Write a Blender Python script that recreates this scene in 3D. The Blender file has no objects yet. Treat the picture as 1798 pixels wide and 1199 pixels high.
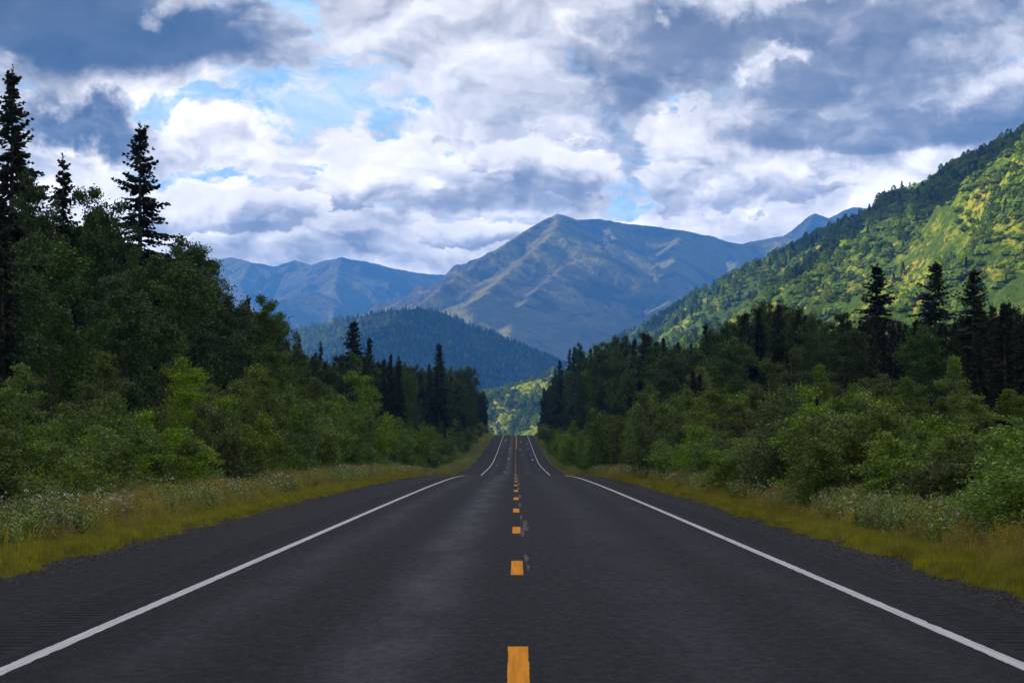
import bpy, math
import numpy as np
from mathutils import Vector
R = math.radians
sc = bpy.context.scene
C = sc.collection

# ---------------------------------------------------------------- camera
F = 3630.0                 # focal length in photograph pixels (photograph 1798 wide)
EYE = 1.53
cam = bpy.data.cameras.new('camera'); camo = bpy.data.objects.new('camera', cam); C.objects.link(camo)
camo.location = (0, 0, EYE); camo.rotation_euler = (R(90), 0, 0)
cam.sensor_width = 36; cam.lens = F / 1798 * 36
cam.shift_x = -6 / 1798; cam.shift_y = 187.5 / 1798
cam.clip_start = 0.1; cam.clip_end = 60000
sc.camera = camo
sc.view_settings.view_transform = 'Standard'; sc.view_settings.look = 'None'
sc.view_settings.exposure = 0.95; sc.view_settings.gamma = 1
cy = sc.cycles
cy.max_bounces = 6; cy.diffuse_bounces = 3; cy.glossy_bounces = 2; cy.transmission_bounces = 3
cy.volume_bounces = 0; cy.transparent_max_bounces = 4
cy.use_denoising = True
cy.sample_clamp_indirect = 4

# ---------------------------------------------------------------- node helper
class NT:
    def __init__(s, tree): s.t = tree; s.N = tree.nodes; s.L = tree.links
    def n(s, typ, props=None, **ins):
        nd = s.N.new(typ)
        for k, v in (props or {}).items(): setattr(nd, k, v)
        for k, v in ins.items():
            key = int(k[1:]) if k[0] == 'i' and k[1:].isdigit() else k.replace('_', ' ')
            s.set(nd.inputs[key], v)
        return nd
    def set(s, sock, v):
        if isinstance(v, bpy.types.NodeSocket): s.L.new(v, sock)
        elif isinstance(v, bpy.types.Node): s.L.new(v.outputs[0], sock)
        elif isinstance(v, (tuple, list)) and len(v) == 3 and len(sock.default_value) == 4: sock.default_value = (*v, 1)
        else: sock.default_value = v
    def m(s, op, a, b=0.0, c=0.0, clamp=False):
        nd = s.N.new('ShaderNodeMath'); nd.operation = op; nd.use_clamp = clamp
        s.set(nd.inputs[0], a); s.set(nd.inputs[1], b)
        if len(nd.inputs) > 2: s.set(nd.inputs[2], c)
        return nd.outputs[0]
    def vm(s, op, a, b=(0, 0, 0)):
        nd = s.N.new('ShaderNodeVectorMath'); nd.operation = op
        s.set(nd.inputs[0], a)
        if op == 'SCALE': s.set(nd.inputs['Scale'], b)
        else: s.set(nd.inputs[1], b)
        return nd.outputs['Value'] if op in ('LENGTH', 'DOT_PRODUCT', 'DISTANCE') else nd.outputs[0]
    def mix(s, f, a, b):
        nd = s.N.new('ShaderNodeMix'); nd.data_type = 'RGBA'
        s.set(nd.inputs[0], f); s.set(nd.inputs[6], a); s.set(nd.inputs[7], b)
        return nd.outputs[2]
    def ramp(s, v, lo, hi, a=0.0, b=1.0, smooth=True):
        nd = s.N.new('ShaderNodeMapRange'); nd.interpolation_type = 'SMOOTHSTEP' if smooth else 'LINEAR'
        nd.clamp = True
        for i, x in enumerate((v, lo, hi, a, b)): s.set(nd.inputs[i], x)
        return nd.outputs[0]
    def noise(s, vec, scale=1.0, detail=4, rough=0.5, dist=0.0, dim='3D', col=False):
        nd = s.N.new('ShaderNodeTexNoise'); nd.noise_dimensions = dim
        s.set(nd.inputs['Vector'], vec)
        nd.inputs['Scale'].default_value = scale; nd.inputs['Detail'].default_value = detail
        nd.inputs['Roughness'].default_value = rough; nd.inputs['Distortion'].default_value = dist
        return nd.outputs[1 if col else 0]
    def xyz(s, x, y, z=0.0):
        nd = s.N.new('ShaderNodeCombineXYZ')
        for i, v in enumerate((x, y, z)): s.set(nd.inputs[i], v)
        return nd.outputs[0]
    def sep(s, v):
        nd = s.N.new('ShaderNodeSeparateXYZ'); s.set(nd.inputs[0], v); return nd.outputs

def srgb(r, g, b):
    f = lambda c: (c / 255 / 12.92) if c / 255 <= 0.04045 else ((c / 255 + 0.055) / 1.055) ** 2.4
    return (f(r), f(g), f(b))

# ---------------------------------------------------------------- sun and sky
SUN_AZ, SUN_EL = -88.0, 30.0       # azimuth from +Y, negative = towards -X (left)
SUN = Vector((math.sin(R(SUN_AZ)) * math.cos(R(SUN_EL)), math.cos(R(SUN_AZ)) * math.cos(R(SUN_EL)), math.sin(R(SUN_EL))))
sl = bpy.data.lights.new('sun', 'SUN'); sl.energy = 5.0; sl.angle = R(0.53); sl.color = (1.0, 0.93, 0.78)
so = bpy.data.objects.new('sun', sl); C.objects.link(so); so.rotation_euler = SUN.to_track_quat('Z', 'Y').to_euler()

w = bpy.data.worlds.new('World'); sc.world = w; w.use_nodes = True; w.node_tree.nodes.clear()
T = NT(w.node_tree)
tc = T.n('ShaderNodeTexCoord')
dx, dy, dz = T.sep(T.vm('NORMALIZE', tc.outputs['Generated']))
az = T.m('ARCTAN2', dx, dy); el = T.m('ARCSINE', dz)
P0 = T.xyz(az, T.m('MULTIPLY', el, 1.0), 0.0)
def A(px, py): return (math.atan((px - 905) / F), math.atan((787 - py) / F))
# warped coordinates give ragged cloud edges
warp = T.vm('SUBTRACT', T.noise(P0, 14, 7, 0.62, dim='2D', col=True), (0.5, 0.5, 0.5))
PW = T.vm('ADD', P0, T.vm('MULTIPLY', warp, (0.12, 0.08, 0)))
PS = T.vm('ADD', P0, T.vm('MULTIPLY', warp, (0.07, 0.028, 0)))
def blob(px, py, rx, ry, soft=0.5, src=None):
    a = A(px, py)
    d = T.vm('SUBTRACT', src or PW, (a[0], a[1], 0))
    d = T.vm('MULTIPLY', d, (F / rx, F / ry, 1 / 10.0))
    return T.ramp(T.vm('LENGTH', d), 1.0 + soft, 1.0 - soft, 0.0, 1.0)
def union(lst):
    r = lst[0]
    for b in lst[1:]: r = T.m('MAXIMUM', r, b)
    return r
sky = T.n('ShaderNodeTexSky', dict(sky_type='NISHITA', sun_disc=False, sun_elevation=R(SUN_EL), sun_rotation=R(SUN_AZ)))
blue = T.vm('SCALE', sky.outputs[0], 0.10)
blue = T.mix(0.75, blue, srgb(150, 200, 236))
# billows: noise and cellular puffs, lit from above left by the difference of two samples
PB = T.vm('MULTIPLY', P0, (1.0, 1.6, 1.0))
wb = T.vm('SUBTRACT', T.noise(PB, 18, 4, 0.6, dim='2D', col=True), (0.5, 0.5, 0.5))
PBW = T.vm('ADD', PB, T.vm('SCALE', wb, 0.045))
def puffs(vec, scale):
    nd = T.n('ShaderNodeTexVoronoi', dict(feature='F1', normalize=True, voronoi_dimensions='2D'), Vector=vec, Scale=scale)
    nd.inputs['Detail'].default_value = 3; nd.inputs['Roughness'].default_value = .5
    return T.m('SUBTRACT', 1.0, T.m('POWER', nd.outputs['Distance'], 1.4))
n1 = T.noise(PBW, 9, 8, 0.56, dim='2D'); n2 = T.noise(T.vm('ADD', PBW, (-0.007, 0.017, 0)), 9, 5, 0.56, dim='2D')
q1 = puffs(PBW, 19); q2 = puffs(T.vm('ADD', PBW, (-0.003, 0.007, 0)), 19)
embL = T.m('SUBTRACT', n1, n2); embS = T.m('SUBTRACT', q1, q2)          # positive on the upper edges of puffs
emb = T.m('ADD', T.m('MULTIPLY', embL, .9), T.m('MULTIPLY', embS, 0.55))
emb = T.m('MINIMUM', T.m('MAXIMUM', emb, -0.22), 0.2)
fine = T.noise(PBW, 42, 5, 0.64, dim='2D')
wisp = T.noise(T.vm('ADD', T.vm('MULTIPLY', P0, (1.0, 2.6, 1.0)), T.vm('SCALE', wb, 0.06)), 26, 8, 0.62, dim='2D')
gaps = union([blob(545, 172, 120, 40, .6), blob(715, 262, 150, 28, .6), blob(465, 48, 60, 26, .7), T.m('MULTIPLY', blob(600, 268, 70, 22, .7), .9),
              blob(1075, 352, 56, 26, .6), blob(1205, 215, 36, 34, .7), T.m('MULTIPLY', blob(375, 305, 120, 14, .7), .9), T.m('MULTIPLY', blob(1375, 95, 40, 20, .7), .7),
              blob(860, 268, 50, 16, .7), T.m('MULTIPLY', blob(300, 200, 50, 20, .7), .9), T.m('MULTIPLY', blob(690, 158, 60, 20, .7), .9), T.m('MULTIPLY', blob(450, 130, 90, 60, .9), .5)])
cover = T.ramp(T.m('SUBTRACT', T.m('ADD', T.m('MULTIPLY', wisp, .75), T.m('MULTIPLY', n1, .5)), T.m('MULTIPLY', gaps, 0.29)), 0.32, 0.56)
bright = T.m('ADD', .82, T.m('MULTIPLY', emb, 2.6))
bright = T.m('ADD', bright, T.m('MULTIPLY', T.m('SUBTRACT', fine, 0.5), 0.26))
bright = T.m('ADD', bright, T.m('MULTIPLY', T.m('SUBTRACT', wisp, 0.5), 0.22))
big = T.noise(PW, 7, 4, 0.55, dim='2D')
def gb(k, *a): return T.m('MULTIPLY', blob(*a), k)
grey = union([gb(.5, 1095, 175, 160, 120, 0.7), gb(.25, 700, 120, 240, 60, 0.9), gb(.85, 800, 356, 170, 20, 0.4, PS), gb(.42, 640, 318, 80, 26, 0.7), gb(.35, 900, 318, 90, 30, 0.7),
              gb(.5, 1250, 372, 150, 36, 0.7), gb(.2, 570, 395, 110, 22, 0.7), gb(.55, 470, 450, 240, 16, 0.5, PS), gb(.55, 740, 462, 100, 16, 0.6, PS), gb(.5, 620, 428, 90, 12, .5, PS),
              gb(.26, 950, 110, 140, 80, 0.8), gb(.7, 1100, 246, 90, 24, 0.5), gb(.45, 880, 398, 80, 12, 0.6, PS), gb(.5, 70, 190, 50, 16, 0.6),
              gb(.5, 270, 250, 60, 50, 0.7), gb(.3, 420, 270, 120, 20, .8), gb(.3, 330, 350, 120, 20, .8)])
dark = union([gb(1.1, 120, 80, 330, 60, 0.5, PS), gb(1.1, 40, 30, 300, 110, 0.5, PS), gb(.86, 150, 243, 125, 48, 0.6), gb(.75, 330, 50, 130, 40, .6, PS),
              gb(.85, 1530, 180, 270, 100, 0.6), gb(1, 1560, 232, 290, 42, 0.4, PS), gb(.95, 1790, 215, 180, 70, 0.5, PS), gb(.85, 1180, 70, 170, 100, 0.6), gb(.8, 1480, 70, 340, 90, 0.6),
              gb(.85, 1790, 20, 130, 60, 0.6), gb(.6, 1060, 140, 90, 90, .7)])
lit = union([gb(1, 1350, 0, 130, 26, 0.8), gb(.9, 1310, 130, 50, 15, 0.8), gb(.8, 1130, 28, 24, 8, 0.9), gb(.9, 1400, -4, 160, 16, .9),
             gb(.5, 1740, 120, 110, 60, 0.8), gb(.7, 345, 40, 60, 30, 0.6), gb(.35, 1260, 180, 60, 60, .8)])
# the rest of the sky, outside what the photograph shows: broken dark cloud
out = T.m('MAXIMUM', T.ramp(T.m('ABSOLUTE', az), 0.27, 0.5), T.ramp(el, 0.235, 0.4))
dark = T.m('MAXIMUM', dark, T.m('MULTIPLY', out, T.ramp(big, 0.42, 0.6, 0.45, 0.95)))
dark = T.m('MULTIPLY', dark, T.m('SUBTRACT', 1.0, lit))
grey = T.m('MULTIPLY', grey, T.ramp(T.m('ADD', n1, T.m('MULTIPLY', q1, .3)), 0.45, 0.85, 1.25, 0.6))
v = T.m('SUBTRACT', bright, T.m('MULTIPLY', grey, 0.34))
whitec = T.mix(grey, T.mix(T.ramp(el, .06, .2), (1.0, .90, .80), (1.0, .93, .86)), srgb(210, 203, 202))
whitec = T.vm('SCALE', whitec, T.m('MULTIPLY', T.m('MAXIMUM', v, .25), T.ramp(el, .06, .23, 2.1, .80)))
darkv = T.m('ADD', 1.0, T.m('ADD', T.m('MULTIPLY', emb, 2.2), T.m('MULTIPLY', T.m('SUBTRACT', fine, 0.5), 0.5)))
darkc = T.vm('SCALE', T.mix(T.ramp(az, -.1, .1), T.mix(out, srgb(80, 79, 84), srgb(108, 106, 106)), T.mix(out, srgb(118, 113, 110), srgb(112, 108, 106))), T.m('MAXIMUM', darkv, .4))
def cumulus(px, py, rx, ry, whitecol):
    """a heap cloud: cauliflower top with a crisp bright edge, flat grey base; returns (mask, colour)"""
    a = A(px, py)
    d = T.vm('MULTIPLY', T.vm('SUBTRACT', PS, (a[0], a[1], 0)), (F / rx, F / ry, .1))
    dxx, dyy, _ = T.sep(d)
    dyy = T.m('MAXIMUM', dyy, T.m('MULTIPLY', dyy, -2.0))
    r = T.m('SQRT', T.m('ADD', T.m('MULTIPLY', dxx, dxx), T.m('MULTIPLY', dyy, dyy)))
    k = T.m('ADD', T.m('SUBTRACT', 1.0, r), T.m('ADD', T.m('MULTIPLY', T.m('SUBTRACT', q1, .62), 1.5), T.m('MULTIPLY', T.m('SUBTRACT', wisp, .5), 1.3)))
    msk = T.ramp(k, .0, .22)
    tone = T.ramp(T.m('ADD', T.sep(d)[1], T.m('MULTIPLY', emb, 3.0)), -.55, .45)
    lum = T.m('ADD', T.m('MULTIPLY', T.ramp(k, 0, .5, 1.12, .93), T.ramp(tone, 0, 1, .55, .98, False)), T.m('MULTIPLY', emb, 1.3))
    gain = T.ramp(el, .06, .23, 1.85, .84)
    return msk, T.vm('SCALE', T.mix(tone, srgb(202, 194, 192), whitecol), T.m('MULTIPLY', lum, gain))
dkn = T.m('ADD', T.m('MULTIPLY', T.m('SUBTRACT', n1, .5), 1.3), T.m('ADD', T.m('MULTIPLY', T.m('SUBTRACT', q1, .6), .25), T.m('MULTIPLY', T.m('SUBTRACT', wisp, .5), .7)))
dk = T.ramp(T.m('SUBTRACT', T.m('MULTIPLY', dark, 1.15), dkn), .0, 1.15)
dk = T.m('MULTIPLY', dk, T.ramp(dark, 0.0, .25))
WC = (1.0, .91, .81)
for cc_ in ((915, 308, 120, 60), (700, 325, 150, 80), (1290, 310, 170, 110), (400, 385, 150, 60), (800, 418, 110, 26)):
    mk, ccol = cumulus(*cc_, WC); whitec = T.mix(mk, whitec, ccol); cover = T.m('MAXIMUM', cover, mk)
cl = T.mix(dk, whitec, darkc)
blue = T.mix(T.ramp(wisp, .3, .6, 0, .5), blue, (.8, .88, .95))
blue = T.vm('SCALE', blue, T.ramp(el, .08, .2, 1.5, 1.0))
skyc = T.mix(T.m('MAXIMUM', cover, T.ramp(dark, 0.1, 0.5)), blue, cl)
SKY_GAIN = 1.0
bg = T.n('ShaderNodeBackground', Color=skyc, Strength=SKY_GAIN)
T.L.new(bg.outputs[0], T.n('ShaderNodeOutputWorld').inputs[0])
w.cycles.sampling_method = 'MANUAL'; w.cycles.sample_map_resolution = 512

#SKYEND
# ---------------------------------------------------------------- mesh and noise helpers
def mesh_fast(name, V, quads=None, tris=None, smooth=False):
    V = np.asarray(V, np.float32)
    me = bpy.data.meshes.new(name)
    nq = 0 if quads is None else len(quads); nt = 0 if tris is None else len(tris)
    me.vertices.add(len(V)); me.vertices.foreach_set('co', V.ravel())
    idx = []
    if nq: idx.append(np.asarray(quads, np.int32).ravel())
    if nt: idx.append(np.asarray(tris, np.int32).ravel())
    idx = np.concatenate(idx); me.loops.add(len(idx)); me.loops.foreach_set('vertex_index', idx)
    tot = np.concatenate([np.full(nq, 4, np.int32), np.full(nt, 3, np.int32)])
    me.polygons.add(nq + nt)
    me.polygons.foreach_set('loop_start', np.concatenate([[0], np.cumsum(tot)[:-1]]).astype(np.int32))
    me.polygons.foreach_set('loop_total', tot)
    if smooth: me.polygons.foreach_set('use_smooth', np.ones(nq + nt, bool))
    me.update(calc_edges=True)
    return me
def link(name, me, mat=None, parent=None, kind=None, **props):
    o = bpy.data.objects.new(name, me); C.objects.link(o)
    if mat is not None: me.materials.append(mat)
    if parent is not None: o.parent = parent
    if kind: o['kind'] = kind
    for k, v in props.items(): o[k] = v
    return o
def hash2(ix, iy, seed):
    h = (ix.astype(np.int64) * 374761393 + iy.astype(np.int64) * 668265263 + seed * 1442695041) & 0xffffffff
    h = ((h ^ (h >> 13)) * 1274126177) & 0xffffffff
    h = ((h ^ (h >> 16)) * 2246822519) & 0xffffffff
    return ((h ^ (h >> 15)) & 0xffffff) / float(0xffffff)
def vnoise(x, y, seed=0):
    x = np.asarray(x, float); y = np.asarray(y, float)
    ix = np.floor(x); iy = np.floor(y); fx = x - ix; fy = y - iy
    fx = fx * fx * fx * (fx * (fx * 6 - 15) + 10); fy = fy * fy * fy * (fy * (fy * 6 - 15) + 10)
    ix = ix.astype(np.int64); iy = iy.astype(np.int64)
    a = hash2(ix, iy, seed); b = hash2(ix + 1, iy, seed); c = hash2(ix, iy + 1, seed); d = hash2(ix + 1, iy + 1, seed)
    return (a + (b - a) * fx) * (1 - fy) + (c + (d - c) * fx) * fy
def fbm(x, y, seed=0, oct=5, rough=0.5):
    r = 0; amp = 1; tot = 0
    for k in range(oct):
        r = r + amp * vnoise(x + 13.7 * k, y - 7.3 * k, seed + k); tot += amp
        ca, sa = math.cos(0.6), math.sin(0.6)
        x, y = (x * ca - y * sa) * 2.03, (x * sa + y * ca) * 2.03; amp *= rough
    return r / tot
def ridged(x, y, seed=0, oct=5, rough=0.5):
    r = 0; amp = 1; tot = 0
    for k in range(oct):
        r = r + amp * (1 - np.abs(2 * vnoise(x + 3.1 * k, y + 9.7 * k, seed + k) - 1)); tot += amp
        ca, sa = math.cos(0.7), math.sin(0.7)
        x, y = (x * ca - y * sa) * 2.05, (x * sa + y * ca) * 2.05; amp *= rough
    return r / tot
def grid_mesh(name, X, Y, Z, smooth=True):
    n, m = X.shape
    V = np.stack([X, Y, Z], -1).reshape(-1, 3)
    i = np.arange(n * m).reshape(n, m)
    q = np.stack([i[:-1, :-1], i[:-1, 1:], i[1:, 1:], i[1:, :-1]], -1).reshape(-1, 4)
    return mesh_fast(name, V, q, smooth=smooth)
def PX(px, py, D): return ((px - 905) / F * D, D, EYE + (787 - py) / F * D)

# ---------------------------------------------------------------- the lie of the land
_yy = np.arange(-100, 14001, 2.0)
_pr = np.array([(-100, 0), (60, 0), (90, -.03), (120, -.13), (158, -.47), (175, -.85), (190, -1.2), (205, -1.33), (220, -1.25), (250, -1.2), (290, -1.05),
                (327, -.78), (405, .64), (475, 2.18), (560, 4.05), (620, 5.3), (645, 5.66), (665, 5.72), (700, 5.3), (800, 2.5), (900, 0), (1000, -1), (14001, -1)])
_zz = np.interp(_yy, _pr[:, 0], _pr[:, 1])
for _ in range(2): _zz = np.convolve(np.pad(_zz, 4, mode='edge'), np.ones(9) / 9, 'valid')
_zz -= np.interp(0, _yy, _zz)
def road_z(y): return np.interp(y, _yy, _zz)
EDGE_L, EDGE_R = 6.4, 5.4
def sstep(t): t = np.clip(t, 0, 1); return t * t * (3 - 2 * t)
def ground_z(x, y):
    x = np.asarray(x, float); y = np.asarray(y, float)
    e = np.where(x < 0, EDGE_L, EDGE_R) + (fbm(y * 0.45, x * 0, 5, 4, .6) - 0.5) * 0.8 + (vnoise(y * 3.1, x * 0 + np.sign(x) * 9, 8) - .5) * 0.16
    d = np.abs(x) - e
    base = road_z(y) - 0.2 + 0.235 * sstep((d + 0.25) / 0.5)
    ditch = -0.06 * sstep(d / 1.2) + 0.45 * sstep((d - 1.0) / 8) + 1.2 * sstep((d - 10) / 40)
    far = 0.9 * sstep((y - 330) / 150) * sstep(d / 7) * sstep((1000 - y) / 300)
    rough = (fbm(x * .3, y * .3, 11, 4) - .5) * 0.35 * sstep(d / 3)
    wide = (fbm(x * .004, y * .004, 14, 3) - .5) * 10 * sstep((d - 80) / 300)
    return base + ditch + far + rough + wide
def pos_steps(pts):
    out = []
    for a, b, s in pts: out += list(np.arange(a, b, s))
    return np.array(out)
xr = pos_steps([(4.2, 7.4, .12), (7.4, 14, .5), (14, 40, 2), (40, 200, 12), (200, 1000, 60), (1000, 6001, 250)])
xs = np.concatenate([-xr[::-1], [-3, 0, 3], xr])
ys = pos_steps([(-90, 8, 3), (8, 60, .25), (60, 140, .6), (140, 700, 2), (700, 1200, 20), (1200, 13001, 150)])
X, Y = np.meshgrid(xs, ys)
def mat(name):
    m = bpy.data.materials.new(name); m.use_nodes = True; m.node_tree.nodes.clear()
    return m, NT(m.node_tree)
def finish(T, shader): T.L.new(shader if isinstance(shader, bpy.types.NodeSocket) else shader.outputs[0], T.n('ShaderNodeOutputMaterial').inputs[0])

m_ground, T = mat('verge_soil_and_moss')
g = T.n('ShaderNodeNewGeometry'); pos = g.outputs['Position']
px_, py_, pz_ = T.sep(pos)
nz = T.noise(pos, 0.5, 6, .6); nf = T.noise(pos, 9, 5, .65)
col = T.mix(T.ramp(nz, .35, .65), (0.055, 0.075, 0.012), (0.075, 0.05, 0.018))
col = T.mix(T.ramp(nf, .35, .7), col, (0.10, 0.125, 0.012))
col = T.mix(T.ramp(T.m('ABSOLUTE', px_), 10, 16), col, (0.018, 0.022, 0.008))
bp = T.n('ShaderNodeBump', Height=nf, Strength=0.8, Distance=0.08)
finish(T, T.n('ShaderNodeBsdfPrincipled', Base_Color=col, Roughness=0.95, Normal=bp.outputs[0]))
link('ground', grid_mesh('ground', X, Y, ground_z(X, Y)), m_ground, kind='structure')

# ---------------------------------------------------------------- road
m_road, T = mat('worn_asphalt')
g = T.n('ShaderNodeNewGeometry'); pos = g.outputs['Position']
rx, ry, rz = T.sep(pos)
agg = T.noise(T.vm('MULTIPLY', pos, (1, .3, 1)), 34, 5, .8); grit = T.noise(T.vm('MULTIPLY', pos, (1, .5, 1)), 9, 7, .78); patchy = T.noise(T.xyz(rx, T.m('MULTIPLY', ry, .22)), 1.1, 5, .6)
wob = T.m('ADD', rx, T.m('MULTIPLY', T.m('SUBTRACT', T.noise(T.xyz(0.0, ry), .05, 3), .5), .7))
def band(c, wd): return T.ramp(T.m('ABSOLUTE', T.m('SUBTRACT', wob, c)), 0.0, wd, 1.0, 0.0)
lightb = union([T.m('MULTIPLY', band(-0.95, .75), 1.0), T.m('MULTIPLY', band(-2.7, .6), .55), T.m('MULTIPLY', band(1.5, .9), .38), T.m('MULTIPLY', band(3.0, .5), .25)])
lightb = T.m('MULTIPLY', lightb, T.ramp(patchy, .3, .65, .35, 1.15))
base = T.mix(T.ramp(grit, .3, .7), (0.0016, 0.0014, 0.0018), (0.0085, 0.0077, 0.0095))
base = T.mix(T.m('MULTIPLY', lightb, 0.5), base, (0.045, 0.041, 0.050))
# darker joint right of the centre paint, darker shoulders
joint = T.ramp(T.m('ABSOLUTE', T.m('SUBTRACT', rx, .45)), 0.1, 0.5, 1.0, 0.0)
base = T.mix(T.m('MULTIPLY', joint, .5), base, (0.009, 0.009, 0.010))
sh = T.m('MAXIMUM', T.ramp(rx, 3.7, 3.85), T.ramp(rx, -3.7, -3.85))
base = T.mix(T.m('MULTIPLY', sh, .6), base, (0.010, 0.0095, 0.0105))
# rumble strip grooves just outside each edge line
absx = T.m('ABSOLUTE', rx)
rum = T.m('MULTIPLY', T.ramp(absx, 3.84, 3.9), T.ramp(absx, 4.46, 4.4))
rum = T.m('MULTIPLY', rum, T.ramp(ry, 140, 160, 1.0, 0.0))
grv = T.m('SINE', T.m('MULTIPLY', ry, 2 * math.pi / 0.30))
grv = T.m('MULTIPLY', T.ramp(grv, 0.1, 0.8), rum)
base = T.mix(T.m('MULTIPLY', grv, .95), base, (0.0012, 0.001, 0.001))
# reddish dust of the outer shoulder, pale chips of stone
chips = T.n('ShaderNodeTexVoronoi', dict(feature='F1'), Vector=pos, Scale=26.0)
chip = T.m('MULTIPLY', T.ramp(chips.outputs['Distance'], .13, .06), T.ramp(T.sep(chips.outputs['Color'])[0], .9, .95))
base = T.mix(T.m('MULTIPLY', chip, .8), base, (0.22, 0.21, 0.21))
base = T.mix(T.m('MULTIPLY', T.ramp(agg, .5, .72), .30), base, (0.10, 0.098, 0.105))
# fine transverse and wandering cracks
ck = T.n('ShaderNodeTexVoronoi', dict(feature='DISTANCE_TO_EDGE'), Vector=T.vm('ADD', T.vm('MULTIPLY', pos, (.16, .09, .1)), T.vm('SCALE', T.noise(pos, .8, 4, .6, col=True), .16)), Scale=1.0)
crack = T.m('MULTIPLY', T.ramp(ck.outputs[0], .0022, .0008), .8)
base = T.mix(crack, base, (0.008, 0.008, 0.008))
h = T.m('ADD', T.m('ADD', T.m('MULTIPLY', agg, .5), T.m('MULTIPLY', grit, .5)), T.m('MULTIPLY', grv, -5.0))
bp = T.n('ShaderNodeBump', Height=h, Strength=0.55, Distance=0.012)
rough = T.m('SUBTRACT', T.ramp(grit, .3, .7, .62, .8), T.m('MULTIPLY', lightb, .12))
finish(T, T.n('ShaderNodeBsdfPrincipled', Base_Color=base, Roughness=rough, Normal=bp.outputs[0], Specular_IOR_Level=0.08))

ry_s = pos_steps([(-60, 8, 2), (8, 130, .5), (130, 720, 1.0), (720, 1000, 8)])
rx_s = np.array([-6.75, -6.3, -5.8, -5, -4.4, -3.9, -3.4, -2, -1, -.4, 0, .4, 1, 2, 3.4, 3.9, 4.4, 5, 5.5, 5.9])
def camber(x): return -0.012 * np.abs(x) + 0.0
def surf(x, y): return road_z(y) + camber(x) * 0.6
X, Y = np.meshgrid(rx_s, ry_s)
road = link('road', grid_mesh('road', X, Y, surf(X, Y)), m_road, kind='structure')

def paint_mat(name, c, wear):
    m, T = mat(name)
    pos = T.n('ShaderNodeNewGeometry').outputs['Position']
    n = T.noise(pos, 38, 5, .75); n2 = T.noise(pos, 3, 4, .6)
    s = T.m('ADD', n, T.m('MULTIPLY', n2, .3))
    f = T.ramp(s, wear, wear + .1)
    str_ = T.noise(T.vm('MULTIPLY', pos, (22, .6, 1)), 1, 3, .6)
    cc = T.mix(T.ramp(str_, .35, .65), tuple(k * .8 for k in c), c)
    cc = T.mix(f, cc, (0.05, 0.045, 0.045))
    bp = T.n('ShaderNodeBump', Height=n, Strength=0.3, Distance=0.005)
    finish(T, T.n('ShaderNodeBsdfPrincipled', Base_Color=cc, Roughness=0.75, Specular_IOR_Level=0.1, Normal=bp.outputs[0]))
    return m
m_white = paint_mat('worn_white_paint', (0.74, 0.73, 0.74), .80)
m_yell = paint_mat('worn_yellow_paint', (0.98, 0.36, 0.004), .84)
m_grey = paint_mat('bare_aggregate', (0.16, 0.145, 0.14), .62)
m_tar, T = mat('fresh_tar'); finish(T, T.n('ShaderNodeBsdfPrincipled', Base_Color=(0.004, 0.0038, 0.0045), Roughness=0.8, Specular_IOR_Level=.1))
rng = np.random.default_rng(4)
def strip(name, x0, x1, y0, y1, m, lift=.004, step=None, jag=0.004, label=None):
    ys_ = ry_s[(ry_s > y0) & (ry_s < y1)]
    extra = np.arange(y0, min(y1, 60), .15) if y0 < 60 else np.array([])
    ys_ = np.unique(np.round(np.concatenate([[y0, y1], ys_, extra]), 4))
    n = len(ys_)
    xa = x0 + rng.normal(0, jag, n); xb = x1 + rng.normal(0, jag, n)
    zs = lambda x: np.interp(ys_, ry_s, np.interp(ry_s, ry_s, road_z(ry_s)))
    Xs = np.stack([xa, xb], 1); Ys = np.stack([ys_, ys_], 1)
    zr = np.interp(ys_, ry_s, road_z(ry_s))
    Zs = zr[:, None] + camber_lin(Xs) + lift
    o = link(name, grid_mesh(name, Xs, Ys, Zs, False), m, road, kind='structure')
    if label: o['label'] = label
    return o
def camber_lin(x): return np.interp(x, rx_s, camber(rx_s) * 0.6)
strip('edge_line', -3.655, -3.525, 4, 820, m_white, label='long white edge line on the left side of the road')
strip('edge_line', 3.56, 3.69, 4, 820, m_white, label='long white edge line on the right side of the road')
k = 0
while True:
    y1 = 15.95 + 12.19 * k; y0 = y1 - 3.15
    if y1 > 640: break
    strip('centre_dash', -.055, .095, y0, y1, m_yell, jag=.003)
    k += 1
strip('solid_centre_line', .20, .33, 440, 700, m_yell, label='solid yellow line beside the centre dashes on the far rise')
# ragged bare patches beside the paint, chips on the far rise
def ragged(name, cx, cyy, w_, l_, m, n=18, seed=0, lift=.0055):
    r = np.random.default_rng(seed)
    a = np.linspace(0, 2 * math.pi, n, endpoint=False)
    rad = r.uniform(.45, 1.1, n)
    vx = cx + np.cos(a) * rad * w_; vy = cyy + np.sin(a) * rad * l_
    V = [(cx, cyy, 0)] + list(zip(vx, vy, [0] * n)); V = np.array(V)
    V[:, 2] = np.interp(V[:, 1], ry_s, road_z(ry_s)) + camber_lin(V[:, 0]) + lift
    t = [(0, i + 1, (i + 1) % n + 1) for i in range(n)]
    return link(name, mesh_fast(name, V, tris=np.array(t)), m, road, kind='structure')
for i, (cx, cyy, w_, l_) in enumerate([(.13, 37.0, .05, 1.6), (.18, 39.5, .085, 2.0), (.2, 42.5, .07, 2.0), (.13, 46, .04, 2.0), (.15, 28.9, .035, 1.2), (.165, 26.6, .02, .9),
                                     (.12, 56, .05, 2.5), (.14, 66, .06, 3), (.1, 80, .06, 4), (.12, 92, .09, 5), (.1, 106, .1, 5), (.12, 122, .1, 6), (.1, 142, .1, 6)]):
    ragged('bare_patch', cx, cyy, w_, l_, m_grey, 22, i)
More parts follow.
